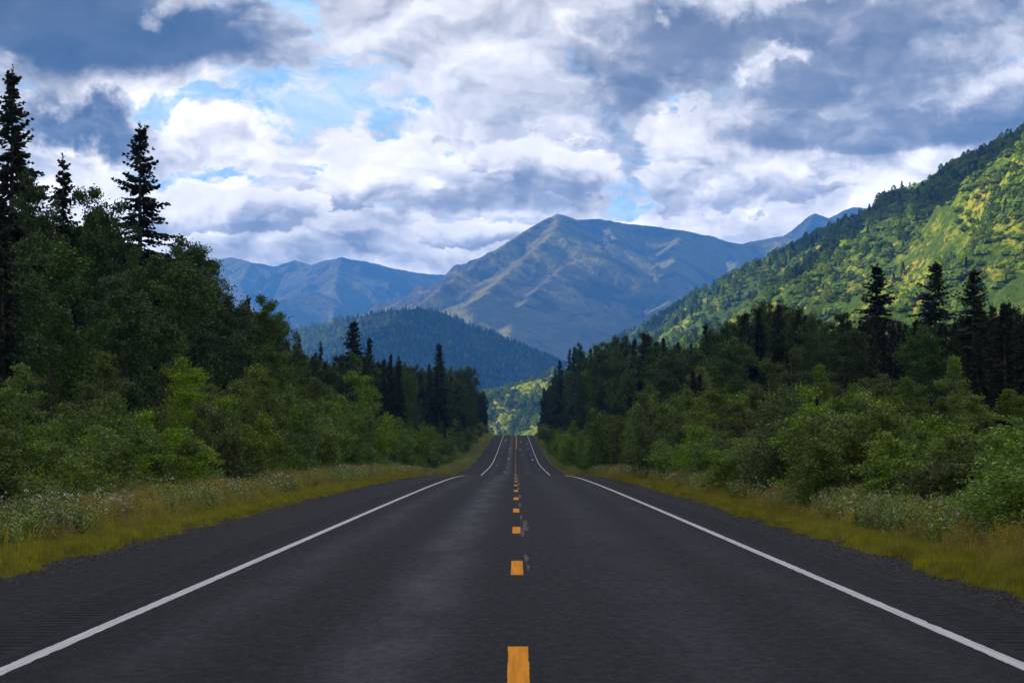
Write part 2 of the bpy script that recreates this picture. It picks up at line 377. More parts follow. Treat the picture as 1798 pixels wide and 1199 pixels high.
for i in range(46):
    yy_ = rng.uniform(225, 560); xx_ = rng.choice([-2.9, -2.6, -1.2, 1.1, 2.3, 2.9]) + rng.normal(0, .15)
    ragged('bare_patch', xx_, yy_, rng.uniform(.05, .16), rng.uniform(1.0, 4.5) * yy_ / 300, m_white if rng.random() < .5 else m_grey, 9, 100 + i)
m_old, T = mat('old_grey_asphalt'); finish(T, T.n('ShaderNodeBsdfPrincipled', Base_Color=(.035, .034, .037), Roughness=.9, Specular_IOR_Level=.1))
def crack(cx, y0, L_, along, wid, m, seed):
    r = np.random.default_rng(seed); n = 28; t = np.linspace(0, 1, n); wv = np.cumsum(r.normal(0, .035, n)) * (1.2 if along else 2.2)
    X1 = cx + (wv * .5 if along else L_ * t); Y1 = y0 + (L_ * t if along else wv * 1.6)
    w_ = wid * r.uniform(.35, 1.2, n) * np.sin(np.clip(t, .02, .98) * math.pi) ** .4
    Xs = np.stack([X1 - (w_ if along else 0), X1 + (w_ if along else 0)], 1); Ys = np.stack([Y1 - (0 if along else w_ * 2), Y1 + (0 if along else w_ * 2)], 1)
    Zs = np.interp(Ys, ry_s, road_z(ry_s)) + camber_lin(Xs) + .003
    link('crack', grid_mesh('crack', Xs, Ys, Zs, False), m, road, kind='structure')
for i, c_ in enumerate([(.25, 32.6, 2.4, 0), (-2.9, 27.5, 1.4, 0), (1.9, 47, 1.6, 0), (-3.3, 52, 2.6, 0), (.2, 24.2, .5, 0), (-1.3, 20.4, .8, 0), (2.4, 29.5, 1.1, 0), (-3.4, 84, 3.0, 0), (.2, 90, 3.2, 0), (-2.2, 112, 4.5, 0),
                        (-4.9, 18, 12, 1), (4.6, 24, 9, 1)]):
    crack(c_[0], c_[1], c_[2], c_[3], .007 if c_[1] < 40 else .014, m_old if i % 3 == 1 else m_tar, 900 + i)
strip('worn_streak', 2.55, 2.62, 430, 520, m_grey)

# ---------------------------------------------------------------- mountains
def ridge_height(X, Y, ridges):
    Z = np.full(X.shape, -1e9); dist = np.full(X.shape, 1e9); along = np.zeros(X.shape)
    for pts, s0, s1 in ridges:                       # slope on the left side and on the right side of the line
        acc = 0
        for a, b in zip(pts[:-1], pts[1:]):
            ax, ay, az_ = a; bx, by, bz = b
            ux, uy = bx - ax, by - ay; L = math.hypot(ux, uy) + 1e-6
            t = np.clip(((X - ax) * ux + (Y - ay) * uy) / L ** 2, 0, 1)
            qx, qy = ax + ux * t, ay + uy * t
            d = np.hypot(X - qx, Y - qy)
            side = (X - ax) * uy - (Y - ay) * ux
            s = np.where(side > 0, s1, s0)
            z = az_ + (bz - az_) * t - s * d
            better = z > Z
            Z = np.where(better, z, Z); dist = np.where(better, d, dist); along = np.where(better, acc + t * L, along)
            acc += L
    return Z, dist, along

def rock_mat(name, rock, grass, tree, n_scale, tree_amt, scree=(.2, .19, .18)):
    m, T = mat(name)
    g = T.n('ShaderNodeNewGeometry'); pos = g.outputs['Position']
    nzv = T.sep(g.outputs['True Normal'])[2]
    n = T.noise(pos, n_scale, 8, .6); n2 = T.noise(pos, n_scale * 4.3, 7, .62); n3 = T.noise(T.vm('MULTIPLY', pos, (1, 1, .25)), n_scale * 14, 5, .6)
    z = T.sep(pos)[2]
    c = T.mix(T.ramp(T.m('ADD', n, T.m('MULTIPLY', T.m('SUBTRACT', n2, .5), .8)), .44, .56), rock, grass)
    c = T.mix(T.ramp(n3, .4, .62, .5, 0), c, (.03, .03, .035))
    c = T.mix(T.m('MULTIPLY', T.ramp(n2, .56, .68), .6), c, scree)
    tf = T.m('MULTIPLY', T.ramp(T.m('ADD', n3, T.m('MULTIPLY', n, .5)), .7, .8), tree_amt)
    c = T.mix(tf, c, tree)
    bp = T.n('ShaderNodeBump', Height=T.m('ADD', n2, T.m('MULTIPLY', n3, .4)), Strength=1.0, Distance=0.12 / n_scale)
    finish(T, T.n('ShaderNodeBsdfPrincipled', Base_Color=c, Roughness=0.95, Specular_IOR_Level=0.1, Normal=bp.outputs[0]))
    return m

def line(pp): return [PX(*p) for p in pp]
def build_mountain(name, ridges, x0, x1, y0, y1, nx, ny, m, amp, wl, spur=0.0, spur_wl=300, seed=1, base=-3, warp_=.25, bias=.70):
    X, Y = np.meshgrid(np.linspace(x0, x1, nx), np.linspace(y0, y1, ny))
    wx = (fbm(X / wl, Y / wl, seed + 50, 3) - .5) * wl * warp_; wy = (fbm(X / wl + 9, Y / wl + 4, seed + 60, 3) - .5) * wl * warp_
    Z0, d0, s0 = ridge_height(X, Y, ridges)
    Z1, d, s = ridge_height(X + wx, Y + wy, ridges)
    f = sstep(d0 / (wl * .5))
    Z = Z0 * (1 - f) + Z1 * f
    Z = Z + amp * (ridged(X / wl, Y / wl, seed, 6, .52) - bias) * 2 * sstep(d0 / (wl * .6))
    Z = Z + (fbm(X / wl * 9, Y / wl * 9, seed + 9, 4, .6) - .5) * amp * .1
    if spur: Z = Z + spur * (1 - np.abs(2 * vnoise(s / spur_wl, d / (spur_wl * 4), seed + 20) - 1) - .5) * sstep(d0 / (spur_wl * .7))
    Z = np.maximum(Z, base - 20)
    return link(name, grid_mesh(name, X, Y, Z), m, kind='structure'), (X, Y, Z)

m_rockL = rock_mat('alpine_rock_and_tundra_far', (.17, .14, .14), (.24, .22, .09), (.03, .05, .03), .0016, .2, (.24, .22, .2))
m_rockC = rock_mat('alpine_rock_and_tundra', (.115, .09, .10), (.36, .31, .08), (.03, .045, .02), .0022, .35, (.25, .21, .17))
left_r = [(line([(250, 520, 9600), (330, 490, 9500), (375, 456, 9400), (408, 451, 9300), (440, 460, 9200), (480, 468, 9300), (518, 456, 9500), (545, 465, 9400), (575, 456, 9200), (600, 452, 9100),
                 (640, 458, 9300), (690, 471, 9500), (740, 480, 9700), (790, 483, 9900), (860, 500, 10200), (950, 540, 10300)]), .55, .6),
          (line([(600, 452, 9100), (592, 480, 8800), (588, 505, 8500), (600, 540, 8000), (640, 600, 7400)]), .62, .55),
          (line([(440, 460, 9200), (420, 500, 8800), (440, 530, 8300), (480, 600, 7500)]), .6, .55),
          (line([(518, 456, 9500), (480, 490, 9100), (450, 520, 8700), (440, 560, 8200)]), .7, .6),
          (line([(560, 512, 8200), (545, 512, 8000), (480, 530, 7700), (420, 560, 7400)]), .6, .5),
          (line([(740, 480, 9700), (700, 520, 9100), (690, 560, 8400)]), .6, .6)]
cent_r = [(line([(640, 610, 5300), (690, 565, 5450), (740, 530, 5600), (800, 485, 5900), (860, 445, 6100), (930, 400, 6400), (955, 385, 6500), (980, 375, 6600), (1010, 385, 6700), (1050, 384, 6900),
                 (1100, 392, 7000), (1150, 398, 7000), (1200, 404, 6900), (1240, 412, 6900), (1280, 425, 7000), (1305, 428, 7100), (1340, 420, 7200), (1380, 413, 7200), (1405, 393, 7300),
                 (1430, 374, 7400), (1455, 383, 7500), (1480, 370, 7600), (1500, 363, 7700), (1540, 368, 7800), (1650, 420, 8000)]), .75, .62),
          (line([(1060, 386, 6900), (1085, 425, 6500), (1040, 442, 6250), (990, 468, 5950), (950, 500, 5700), (900, 560, 5300), (880, 640, 4700)]), .5, .62),
          (line([(980, 375, 6600), (975, 405, 6300), (940, 440, 6050), (890, 480, 5800), (840, 530, 5400), (810, 600, 5000)]), .5, .55),
          (line([(1200, 404, 6900), (1180, 440, 6500), (1190, 500, 6000), (1150, 570, 5400), (1130, 640, 4800)]), .6, .6),
          (line([(1305, 428, 7100), (1290, 470, 6600), (1300, 540, 6000)]), .6, .6),
          (line([(1430, 374, 7400), (1400, 430, 7000), (1390, 500, 6500)]), .6, .6)]
build_mountain('mountains', left_r, -2600, 700, 6600, 11500, 360, 420, m_rockL, 80, 420, 60, 260, 3)
build_mountain('mountain', cent_r, -900, 2400, 4200, 9200, 420, 480, m_rockC, 74, 480, 40, 240, 7)
m_wood = rock_mat('forested_slope_floor', (.03, .04, .022), (.05, .075, .02), (.02, .03, .015), .004, .6, (.16, .2, .05))
wood_r = [(line([(330, 640, 3900), (430, 605, 3800), (490, 583, 3700), (530, 575, 3650), (590, 563, 3600), (650, 552, 3550), (700, 544, 3500), (738, 541, 3500), (780, 549, 3500), (820, 575, 3500), (870, 606, 3500),
                 (920, 640, 3500), (960, 668, 3500), (1010, 700, 3500), (1060, 730, 3500)]), .5, .42),
          (line([(738, 541, 3500), (690, 590, 3200), (620, 650, 2900), (580, 720, 2600)]), .4, .45)]
_, WH = build_mountain('wooded_hill', wood_r, -900, 330, 2300, 4600, 260, 340, m_wood, 16, 160, 9, 120, 12)
m_hill, T = mat('green_hillside')
g = T.n('ShaderNodeNewGeometry'); pos = g.outputs['Position']
n = T.noise(pos, .012, 7, .6); n2 = T.noise(pos, .06, 6, .65); n3 = T.noise(pos, .30, 6, .7)
c = T.mix(T.ramp(T.m('ADD', n, T.m('MULTIPLY', T.m('SUBTRACT', n2, .5), .7)), .42, .6), (.07, .12, .014), (.30, .33, .025))
c = T.mix(T.m('MULTIPLY', T.ramp(n2, .55, .65), .85), c, (.40, .28, .05))
c = T.mix(T.ramp(n3, .42, .58), c, (.045, .08, .012))
bp = T.n('ShaderNodeBump', Height=T.m('ADD', n2, n3), Strength=0.8, Distance=3.0)
finish(T, T.n('ShaderNodeBsdfPrincipled', Base_Color=c, Roughness=0.95, Specular_IOR_Level=0.1, Normal=bp.outputs[0]))
hill_r = [(line([(2150, 120, 950), (1950, 160, 1130), (1798, 226, 1300), (1700, 274, 1450), (1600, 329, 1600), (1530, 366, 1750), (1400, 424, 2000), (1300, 474, 2200), (1200, 534, 2450), (1100, 589, 2700),
                 (1000, 646, 3000), (940, 690, 3200)]), .72, .5),
          (line([(1190, 640, 1980), (1090, 652, 2020), (1010, 664, 2060), (960, 675, 2100), (905, 686, 2150), (860, 695, 2200), (820, 708, 2250), (750, 735, 2300)]), .3, .3)]
_, RH = build_mountain('hillside', hill_r, -260, 700, 700, 3700, 340, 900, m_hill, 34, 170, 52, 150, 22, warp_=.5, bias=.95)
print('land built')
# ---------------------------------------------------------------- foliage meshes
def leaf_mat(name, ca, cb, cc, trans=.3, rough=.5, spec=.35):
    m, T = mat(name)
    isl = T.n('ShaderNodeNewGeometry').outputs['Random Per Island']
    oi = T.n('ShaderNodeObjectInfo').outputs['Random']
    c = T.mix(isl, ca, cb)
    c = T.mix(T.ramp(isl, .86, 1.0), c, cc)
    hs = T.n('ShaderNodeHueSaturation', Color=c, Hue=T.ramp(oi, 0, 1, .485, .512, False), Saturation=T.ramp(T.m('FRACT', T.m('MULTIPLY', oi, 7.3)), 0, 1, .8, 1.1, False),
             Value=T.ramp(T.m('FRACT', T.m('MULTIPLY', oi, 3.7)), 0, 1, .5, 1.4, False))
    p = T.n('ShaderNodeBsdfPrincipled', Base_Color=hs.outputs[0], Roughness=rough, Specular_IOR_Level=spec)
    if trans <= 0: finish(T, p); return m
    t = T.n('ShaderNodeBsdfTranslucent', Color=hs.outputs[0])
    mx = T.n('ShaderNodeMixShader', Fac=trans); T.L.new(p.outputs[0], mx.inputs[1]); T.L.new(t.outputs[0], mx.inputs[2])
    finish(T, mx); return m
def bark_mat(name, a, b):
    m, T = mat(name)
    pos = T.n('ShaderNodeTexCoord').outputs['Object']
    n = T.noise(T.vm('MULTIPLY', pos, (6, 6, 2)), 1.5, 5, .65)
    bp = T.n('ShaderNodeBump', Height=n, Strength=.6, Distance=.03)
    finish(T, T.n('ShaderNodeBsdfPrincipled', Base_Color=T.mix(T.ramp(n, .35, .65), a, b), Roughness=.9, Normal=bp.outputs[0])); return m
m_needle = leaf_mat('spruce_needles', (.009, .017, .006), (.020, .031, .009), (.040, .050, .014), .12, .6, .25)
m_leafdk = leaf_mat('cottonwood_leaves', (.024, .062, .010), (.075, .14, .020), (.18, .25, .08), .3)
m_birch = leaf_mat('birch_leaves', (.09, .17, .010), (.19, .28, .018), (.34, .38, .08), .35)
m_shrub = leaf_mat('willow_leaves', (.070, .150, .007), (.20, .32, .013), (.42, .48, .15), .35)
m_bark = bark_mat('grey_brown_bark', (.05, .042, .035), (.10, .09, .075))
m_pale = bark_mat('pale_birch_bark', (.16, .14, .11), (.28, .26, .22))

def nrm(v): return v / (np.linalg.norm(v, axis=-1, keepdims=True) + 1e-9)
def diamonds(c, u, v):
    """leaf-shaped faces: tip, side, base, side"""
    V = np.stack([c - u, c + v - u * .1, c + u, c - v - u * .1], 1).reshape(-1, 3)
    q = np.arange(len(V)).reshape(-1, 4)
    return V, q
def rand_dir(r, n):
    v = r.normal(size=(n, 3)); return nrm(v)
def tubes(segs, nside=6):
    """segs: list of (points Nx3, radii N) -> tapered tubes"""
    VV = []; QQ = []; off = 0
    for P, rad in segs:
        P = np.asarray(P, float); n = len(P)
        t = np.gradient(P, axis=0); t = nrm(t)
        a = nrm(np.cross(t, np.array([.31, .95, .1]))); b = np.cross(t, a)
        th = np.linspace(0, 2 * math.pi, nside, endpoint=False)
        ring = P[:, None] + (a[:, None] * np.cos(th)[None, :, None] + b[:, None] * np.sin(th)[None, :, None]) * np.asarray(rad)[:, None, None]
        VV.append(ring.reshape(-1, 3)); i = np.arange(n * nside).reshape(n, nside) + off
        QQ.append(np.stack([i[:-1], np.roll(i[:-1], -1, 1), np.roll(i[1:], -1, 1), i[1:]], -1).reshape(-1, 4)); off += n * nside
    return np.concatenate(VV), np.concatenate(QQ)
def spruce(seed, H, R0, gappy=.2, bare=.06, taper=.85, dens=1.0, step=.3, tw=1.0):
    r = np.random.default_rng(seed)
    cs, us, vs = [], [], []; limbs = []
    z = H * bare
    lean = r.normal(0, .004, 2)
    limbs.append((np.array([[lean[0] * t * H, lean[1] * t * H, t * H] for t in np.linspace(0, 1, 9)]), np.linspace(.018 * H, .012, 9)))
    while z < H * .985:
        rel = z / H
        Rm = R0 * min(1.0, (1 - rel) * 1.25) ** taper + .12
        for b in range(int(r.integers(4, 8))):
            if r.random() < gappy * (.4 + rel * .6) : continue
            th = r.uniform(0, 2 * math.pi); L = Rm * r.uniform(.5, 1.18)
            if r.random() < .1: L *= 1.25
            sl0 = (.55 if rel > .8 else .05) - .45 * (1 - rel) + r.normal(0, .1)
            zb = z + r.uniform(-.12, .12)
            n = max(3, int(L / .17 * dens)); t = np.linspace(.12, 1, n)
            sag = sl0 * L * t - .18 * L * t ** 1.5 + .26 * L * np.clip(t - .55, 0, 1) ** 1.4
            d = np.array([math.cos(th), math.sin(th), 0]); side = np.array([-d[1], d[0], 0])
            P = np.array([0, 0, zb]) + d * (L * t)[:, None] + np.array([0, 0, 1.0]) * sag[:, None]
            P[:, 0] += lean[0] * zb; P[:, 1] += lean[1] * zb
            if L > 1.2 and r.random() < .5: limbs.append((P[::max(1, n // 4)], np.linspace(.018, .004, len(P[::max(1, n // 4)]))))
            for sgn in (-1, 1, 0, 0):
                k = n
                tl = (.13 + .30 * L ** .5 * (1 - t) * r.uniform(.6, 1.1)) * r.uniform(.7, 1.25, k) * tw
                if sgn == 0: dirv = d * r.uniform(.3, .9, (k, 1)) + side * r.uniform(-.5, .5, (k, 1)) + np.array([0, 0, 1.0]) * r.uniform(-1.0, .15, (k, 1)); tl *= .75
                else: dirv = d * r.uniform(.5, .9, (k, 1)) + side * sgn * r.uniform(.6, 1.0, (k, 1)) + np.array([0, 0, 1.0]) * r.uniform(-.55, .15, (k, 1))
                dirv = nrm(dirv); c = P + dirv * (tl * .5)[:, None] + r.normal(0, .02, (k, 3))
                cs.append(c); us.append(dirv * (tl * .56)[:, None])
                w_ = nrm(np.cross(dirv, rand_dir(r, k))); vs.append(w_ * r.uniform(.045, .075, (k, 1)) * (.8 + .4 * tw))
        z += step * (0.75 + .5 * r.random()) * (0.6 + .55 * (1 - rel))
    # leader
    n = 26; zz = np.linspace(H * .93, H * 1.01, n); dirv = nrm(np.concatenate([r.normal(0, .6, (n, 2)), np.ones((n, 1)) * .8], 1))
    c = np.stack([lean[0] * zz, lean[1] * zz, zz], 1) + dirv * .07; cs.append(c); us.append(dirv * .12); vs.append(nrm(np.cross(dirv, rand_dir(r, n))) * .035)
    V, q = diamonds(np.concatenate(cs), np.concatenate(us), np.concatenate(vs))
    return (V, q), tubes(limbs)
def broadleaf(seed, H, W, leaf=.075, nl=26000, kind='tree', stems=1, low=.12, tip=1.0, cl_r=.36):
    r = np.random.default_rng(seed)
    limbs = []; pts = []; wts = []
    for s in range(stems):
        th0 = r.uniform(0, 2 * math.pi); sp = 0 if stems == 1 else r.uniform(.15, .5) * W
        h = H * (1 if s == 0 else r.uniform(.6, .97))
        n = 10; t = np.linspace(0, 1, n)
        wob_ = np.cumsum(r.normal(0, .012 * H, (n, 2)), 0); wob_ -= wob_[0]
        P = np.stack([math.cos(th0) * sp * t ** 1.2 + wob_[:, 0], math.sin(th0) * sp * t ** 1.2 + wob_[:, 1], h * t], 1)
        if stems > 1: P[:, :2] += np.array([math.cos(th0), math.sin(th0)]) * .15
        r0 = (.011 if stems == 1 else .007) * H
        limbs.append((P, np.linspace(r0, .008, n)))
        nb = int((30 if stems == 1 else 15) * (1 if H > 3 else .6))
        for b in range(nb):
            tb = low + (1 - low) * (b + r.random()) / nb
            p0 = np.array([np.interp(tb, t, P[:, k]) for k in range(3)])
            th = r.uniform(0, 2 * math.pi)
            prof = math.sin(min(1, max(0.02, (1.02 - tb) / .95)) ** .75 * math.pi * .62) if kind == 'tree' else (1.05 - tb) ** .5
            L = W * .55 * prof * r.uniform(.55, 1.2) + .12 * H * .25
            up = r.uniform(.5, 1.1) if kind == 'tree' else r.uniform(.55, 1.4)
            d = nrm(np.array([math.cos(th), math.sin(th), up]))
            k = 6; tt = np.linspace(0, 1, k)
            Q = p0 + d * (L * tt)[:, None] + r.normal(0, .035 * L, (k, 3)) * tt[:, None]
            Q[:, 2] += -.06 * L * tt ** 2 + .12 * L * tt ** 3
            limbs.append((Q, np.linspace(.0035 * H * (1 - tb * .6), .005, k)))
            for q_ in range(int(4 + L * 3)):
                a = r.uniform(.2, 1.0) ** .8; c = np.array([np.interp(a, tt, Q[:, j]) for j in range(3)])
                pts.append(c + r.normal(0, .22, 3) * min(1, L * .5)); wts.append(1)
        for q_ in range(6): # sparse whips at the top
            a = r.uniform(.85, 1.0); pts.append(P[-1] * [1, 1, a] + r.normal(0, .06, 3)); wts.append(.35 * tip)
    pts = np.array(pts); wts = np.array(wts); wts = wts * r.uniform(.35, 1.5, len(wts)); wts /= wts.sum()
    idx = r.choice(len(pts), nl, p=wts)
    rad = cl_r * (H / 10) ** .3
    off = r.normal(0, 1, (nl, 3)) * np.array([rad, rad, rad * .8]) * .62
    c = pts[idx] + off
    c[:, 2] = np.maximum(c[:, 2], r.uniform(.02, .25, nl))
    sz = leaf * r.uniform(.6, 1.3, nl)
    nvec = nrm(rand_dir(r, nl) + np.array([0, 0, .5])); u = nrm(np.cross(nvec, rand_dir(r, nl))); v = np.cross(nvec, u)
    V, q = diamonds(c, u * sz[:, None] * .62, v * sz[:, None] * .42)
    return (V, q), tubes(limbs, 5)
def protos(tag_, data, mc, mb):
    (V, q), (bv, bq) = data
    cm = mesh_fast(tag_ + '_crown', V, q); cm.materials.append(mc)
    tm = mesh_fast(tag_ + '_trunk', bv, bq, smooth=True); tm.materials.append(mb)
    return dict(crown=cm, trunk=tm, H=float(V[:, 2].max()), oc=bpy.data.objects.new(tag_ + '_crown_source', cm), ot=bpy.data.objects.new(tag_ + '_trunk_source', tm))
SP = [protos('spruce', spruce(i + 1, 16, rr, gp, tp_, tz, 1.1, .27, 1.15), m_needle, m_bark) for i, (rr, gp, tp_, tz) in enumerate([(3.0, .26, .04, .95), (2.3, .2, .06, .9), (3.3, .08, .02, 1.0), (1.9, .16, .04, .85), (2.5, .3, .08, .85)])]
CW = [protos('cottonwood', broadleaf(20 + i, 13, ww, 1.2 * .1, 21000, low=lo, cl_r=.28), m_leafdk, m_bark) for i, (ww, lo) in enumerate([(5.4, .16), (4.6, .12), (6.0, .2), (4.0, .1)])]
BI = [protos('birch', broadleaf(40 + i, 8, ww, .095, 11000, low=.06, cl_r=.26), m_birch, m_pale) for i, ww in enumerate([2.6, 2.1, 3.1])]
SH = [protos('shrub', broadleaf(60 + i, hh, ww, .074, 15500, kind='shrub', stems=st, low=.05, cl_r=.24), m_shrub, m_bark) for i, (hh, ww, st) in enumerate([(4.2, 2.6, 5), (3.6, 3.2, 7), (4.8, 2.2, 4), (3.2, 2.4, 5)])]

def scatter(name, pos, rot, scl, var, srcs, label, category=None):
    pos = np.asarray(pos, np.float32)
    me = bpy.data.meshes.new(name); me.vertices.add(len(pos)); me.vertices.foreach_set('co', pos.ravel())
    for an, arr in (('rz', rot), ('sc', scl)):
        a = me.attributes.new(an, 'FLOAT_VECTOR', 'POINT'); a.data.foreach_set('vector', np.asarray(arr, np.float32).ravel())
    a = me.attributes.new('var', 'INT', 'POINT'); a.data.foreach_set('value', np.asarray(var, np.int32))
    me.update()
    o = link(name, me, kind='stuff', label=label)
    ng = bpy.data.node_groups.new(name, 'GeometryNodeTree')
    ng.interface.new_socket('Geometry', in_out='INPUT', socket_type='NodeSocketGeometry'); ng.interface.new_socket('Geometry', in_out='OUTPUT', socket_type='NodeSocketGeometry')
    N = ng.nodes; L = ng.links; gi = N.new('NodeGroupInput'); go = N.new('NodeGroupOutput'); j = N.new('GeometryNodeJoinGeometry')
    def attr(nm, ty):
        a = N.new('GeometryNodeInputNamedAttribute'); a.data_type = ty; a.inputs['Name'].default_value = nm; return a.outputs['Attribute']
    rzA, scA, vA = attr('rz', 'FLOAT_VECTOR'), attr('sc', 'FLOAT_VECTOR'), attr('var', 'INT')
    for k, ss in enumerate(srcs):
        cmp_ = N.new('FunctionNodeCompare'); cmp_.data_type = 'INT'; cmp_.operation = 'EQUAL'
        L.new(vA, cmp_.inputs['A'] if cmp_.inputs['A'].enabled and cmp_.inputs['A'].type == 'INT' else [i for i in cmp_.inputs if i.name == 'A' and i.type == 'INT'][0])
        [i for i in cmp_.inputs if i.name == 'B' and i.type == 'INT'][0].default_value = k
        for s_ in ss:
            ip = N.new('GeometryNodeInstanceOnPoints'); oi = N.new('GeometryNodeObjectInfo'); oi.inputs['Object'].default_value = s_
            L.new(gi.outputs[0], ip.inputs['Points']); L.new(cmp_.outputs[0], ip.inputs['Selection']); L.new(oi.outputs['Geometry'], ip.inputs['Instance'])
            L.new(rzA, ip.inputs['Rotation']); L.new(scA, ip.inputs['Scale']); L.new(ip.outputs[0], j.inputs[0])
    L.new(j.outputs[0], go.inputs[0])
    md = o.modifiers.new('scatter', 'NODES'); md.node_group = ng
    return o

# ---------------------------------------------------------------- the roadside forest
ENV_L = np.array([(-400, 330), (0, 350), (60, 375), (100, 395), (140, 380), (165, 370), (195, 410), (240, 430), (285, 440), (320, 425), (345, 440), (372, 460), (385, 525), (410, 528), (440, 520), (478, 545), (505, 600), (525, 605),
                  (560, 625), (585, 628), (620, 615), (660, 622), (700, 632), (740, 645), (775, 632), (800, 648), (830, 648), (840, 678), (858, 700), (868, 738), (876, 752)], float)
ENV_R = np.array([(934, 752), (942, 722), (950, 690), (962, 668), (975, 650), (992, 628), (1010, 608), (1050, 604), (1075, 592), (1125, 582), (1160, 596), (1200, 606), (1230, 598), (1255, 575), (1300, 552), (1350, 530), (1400, 535), (1450, 562),
                  (1480, 550), (1520, 556), (1580, 562), (1620, 555), (1680, 562), (1720, 535), (1760, 528), (2200, 500)], float)
def env(px): return np.interp(px, ENV_L[:, 0], ENV_L[:, 1]) if px < 905 else np.interp(px, ENV_R[:, 0], ENV_R[:, 1])
plants = []     # dict(kind, x, y, h, key)
def put(kind, x, y, h, w=1.0, label=None, v=None, key=False):
    plants.append(dict(kind=kind, x=x, y=y, h=h, w=w, label=label, v=v, key=key))
def put_px(kind, px, pt, lat, w=1.0, label=None, v=None):
    """a tree whose place and height were measured: lateral distance from the road axis in metres"""
    y = abs(lat) / abs(px - 905) * F; x = (px - 905) / F * y
    h = EYE + (787 - pt) / F * y - float(ground_z(x, y)) + .2
    put(kind, x, y, h, w, label, v, True)
for a in [('spruce', 18, 112, 22, 1.0, 'tallest dark spruce at the left end of the roadside trees', 2), ('spruce', 112, 270, 20, 1.0, 'narrow dark spruce second in from the left, its thin top against the sky', 3),
          ('spruce', 245, 213, 19.5, 1.12, 'tall lone dark spruce with open drooping boughs rising above the left trees', 0),
          ('spruce', -20, 250, 21, 1.0, 'dark spruce cut by the left edge of the picture', 1),
          ('spruce', 526, 590, 22, .8, 'small dark spruce left of the pair in front of the wooded hill', 3), ('spruce', 563, 596, 20, .65, 'slim dark spruce tip standing in front of the wooded hill', 3),
          ('spruce', 617, 560, 19, 1.45, 'broad dark spruce standing highest in front of the wooded hill', 2), ('spruce', 648, 590, 19, 1.0, 'dark spruce just right of the broad one before the wooded hill', 1),
          ('spruce', 600, 640, 17, .7, 'thin dark spruce below the broad spruce before the wooded hill', 3), ('spruce', 771, 600, 13.5, 1.15, 'pointed spruce above the left trees closest to the road crest', 1),
          ('spruce', 700, 622, 16, .9, 'small spruce tip among the left trees halfway to the crest', 3),
          ('spruce', 1541, 462, 25, 1.6, 'tall dark spruce leftmost of the three before the green hillside', 0), ('spruce', 1641, 455, 25, 1.6, 'tall dark spruce in the middle of the three before the green hillside', 4),
          ('spruce', 1706, 468, 24.5, 1.5, 'tall dark spruce rightmost of the three before the green hillside', 2), ('spruce', 1240, 566, 22, 1.0, 'dark pointed spruce just left of the tall poplars side', 2),
          ('spruce', 1765, 530, 22, 1.3, 'dark spruce near the right edge of the picture', 0),
          ('cottonwood', 330, 412, 17, 1.0, 'leafy dark cottonwood whose crown ends the tall left trees', 0), ('cottonwood', 366, 448, 16.5, .7, 'slim cottonwood leaning out at the edge of the tall left trees', 3),
          ('cottonwood', 150, 322, 19, .75, 'thin topped cottonwood between the two narrow left spruces', 3), ('cottonwood', 68, 300, 20, .7, 'thin cottonwood beside the tallest left spruce', 1),
          ('cottonwood', 190, 350, 17, .8, 'cottonwood with sparse top left of the lone tall spruce', 1), ('cottonwood', 410, 510, 15.5, .9, None, 2), ('cottonwood', 455, 515, 15, .9, None, 0),
          ('cottonwood', 285, 440, 15, 1.0, None, 2), ('cottonwood', 235, 470, 14.5, 1.0, None, 0), ('cottonwood', 480, 545, 14.5, .8, None, 1), ('cottonwood', 100, 420, 16, 1.0, None, 2), ('cottonwood', 25, 400, 16.5, 1.0, None, 0),
          ('cottonwood', 1350, 522, 22, .85, 'tall poplar with the highest crown right of the road', 0), ('cottonwood', 1390, 530, 22, .85, None, 1), ('cottonwood', 1300, 548, 21, .85, None, 3), ('cottonwood', 1270, 560, 20, .7, None, 1),
          ('cottonwood', 1130, 580, 18, 1.0, None, 0), ('cottonwood', 1095, 585, 17, 1.0, None, 2), ('cottonwood', 1050, 598, 14.5, 1.0, None, 1), ('cottonwood', 1015, 606, 12.5, .9, None, 0), ('cottonwood', 820, 640, 9.5, .9, 'leafy tree leaning over the left side of the road crest', 2),
          ('cottonwood', 1480, 545, 24, .8, None, 3), ('cottonwood', 1195, 604, 19, .8, None, 3),
          ('birch', 1220, 640, 11.5, 1.15, 'pale green birch standing forward of the dark trees on the right', 0), ('birch', 1388, 610, 17, 1.0, None, 1), ('birch', 1665, 625, 17, .9, None, 1), ('birch', 1350, 622, 17, 1.0, None, 2),
          ('birch', 1530, 668, 12.5, 1.2, 'light green young birch at the front of the right thicket', 2), ('birch', 1430, 640, 14, .9, None, 1), ('birch', 1600, 660, 14, .9, None, 0),
          ('birch', 170, 620, 11.5, .9, 'young birch with sparse yellowish top at the left roadside', 1), ('birch', 45, 640, 11.3, .8, 'young birch near the left edge, its thin top before the dark trees', 1), ('birch', 480, 600, 13.5, 1.2, None, 2), ('birch', 320, 625, 12, 1.0, None, 0),
          ('birch', 630, 645, 14, 1.3, 'light green bushy birch below the broad spruce', 2), ('birch', 560, 660, 13, 1.2, None, 0)]:
    put_px(*a)
rg = np.random.default_rng(77)
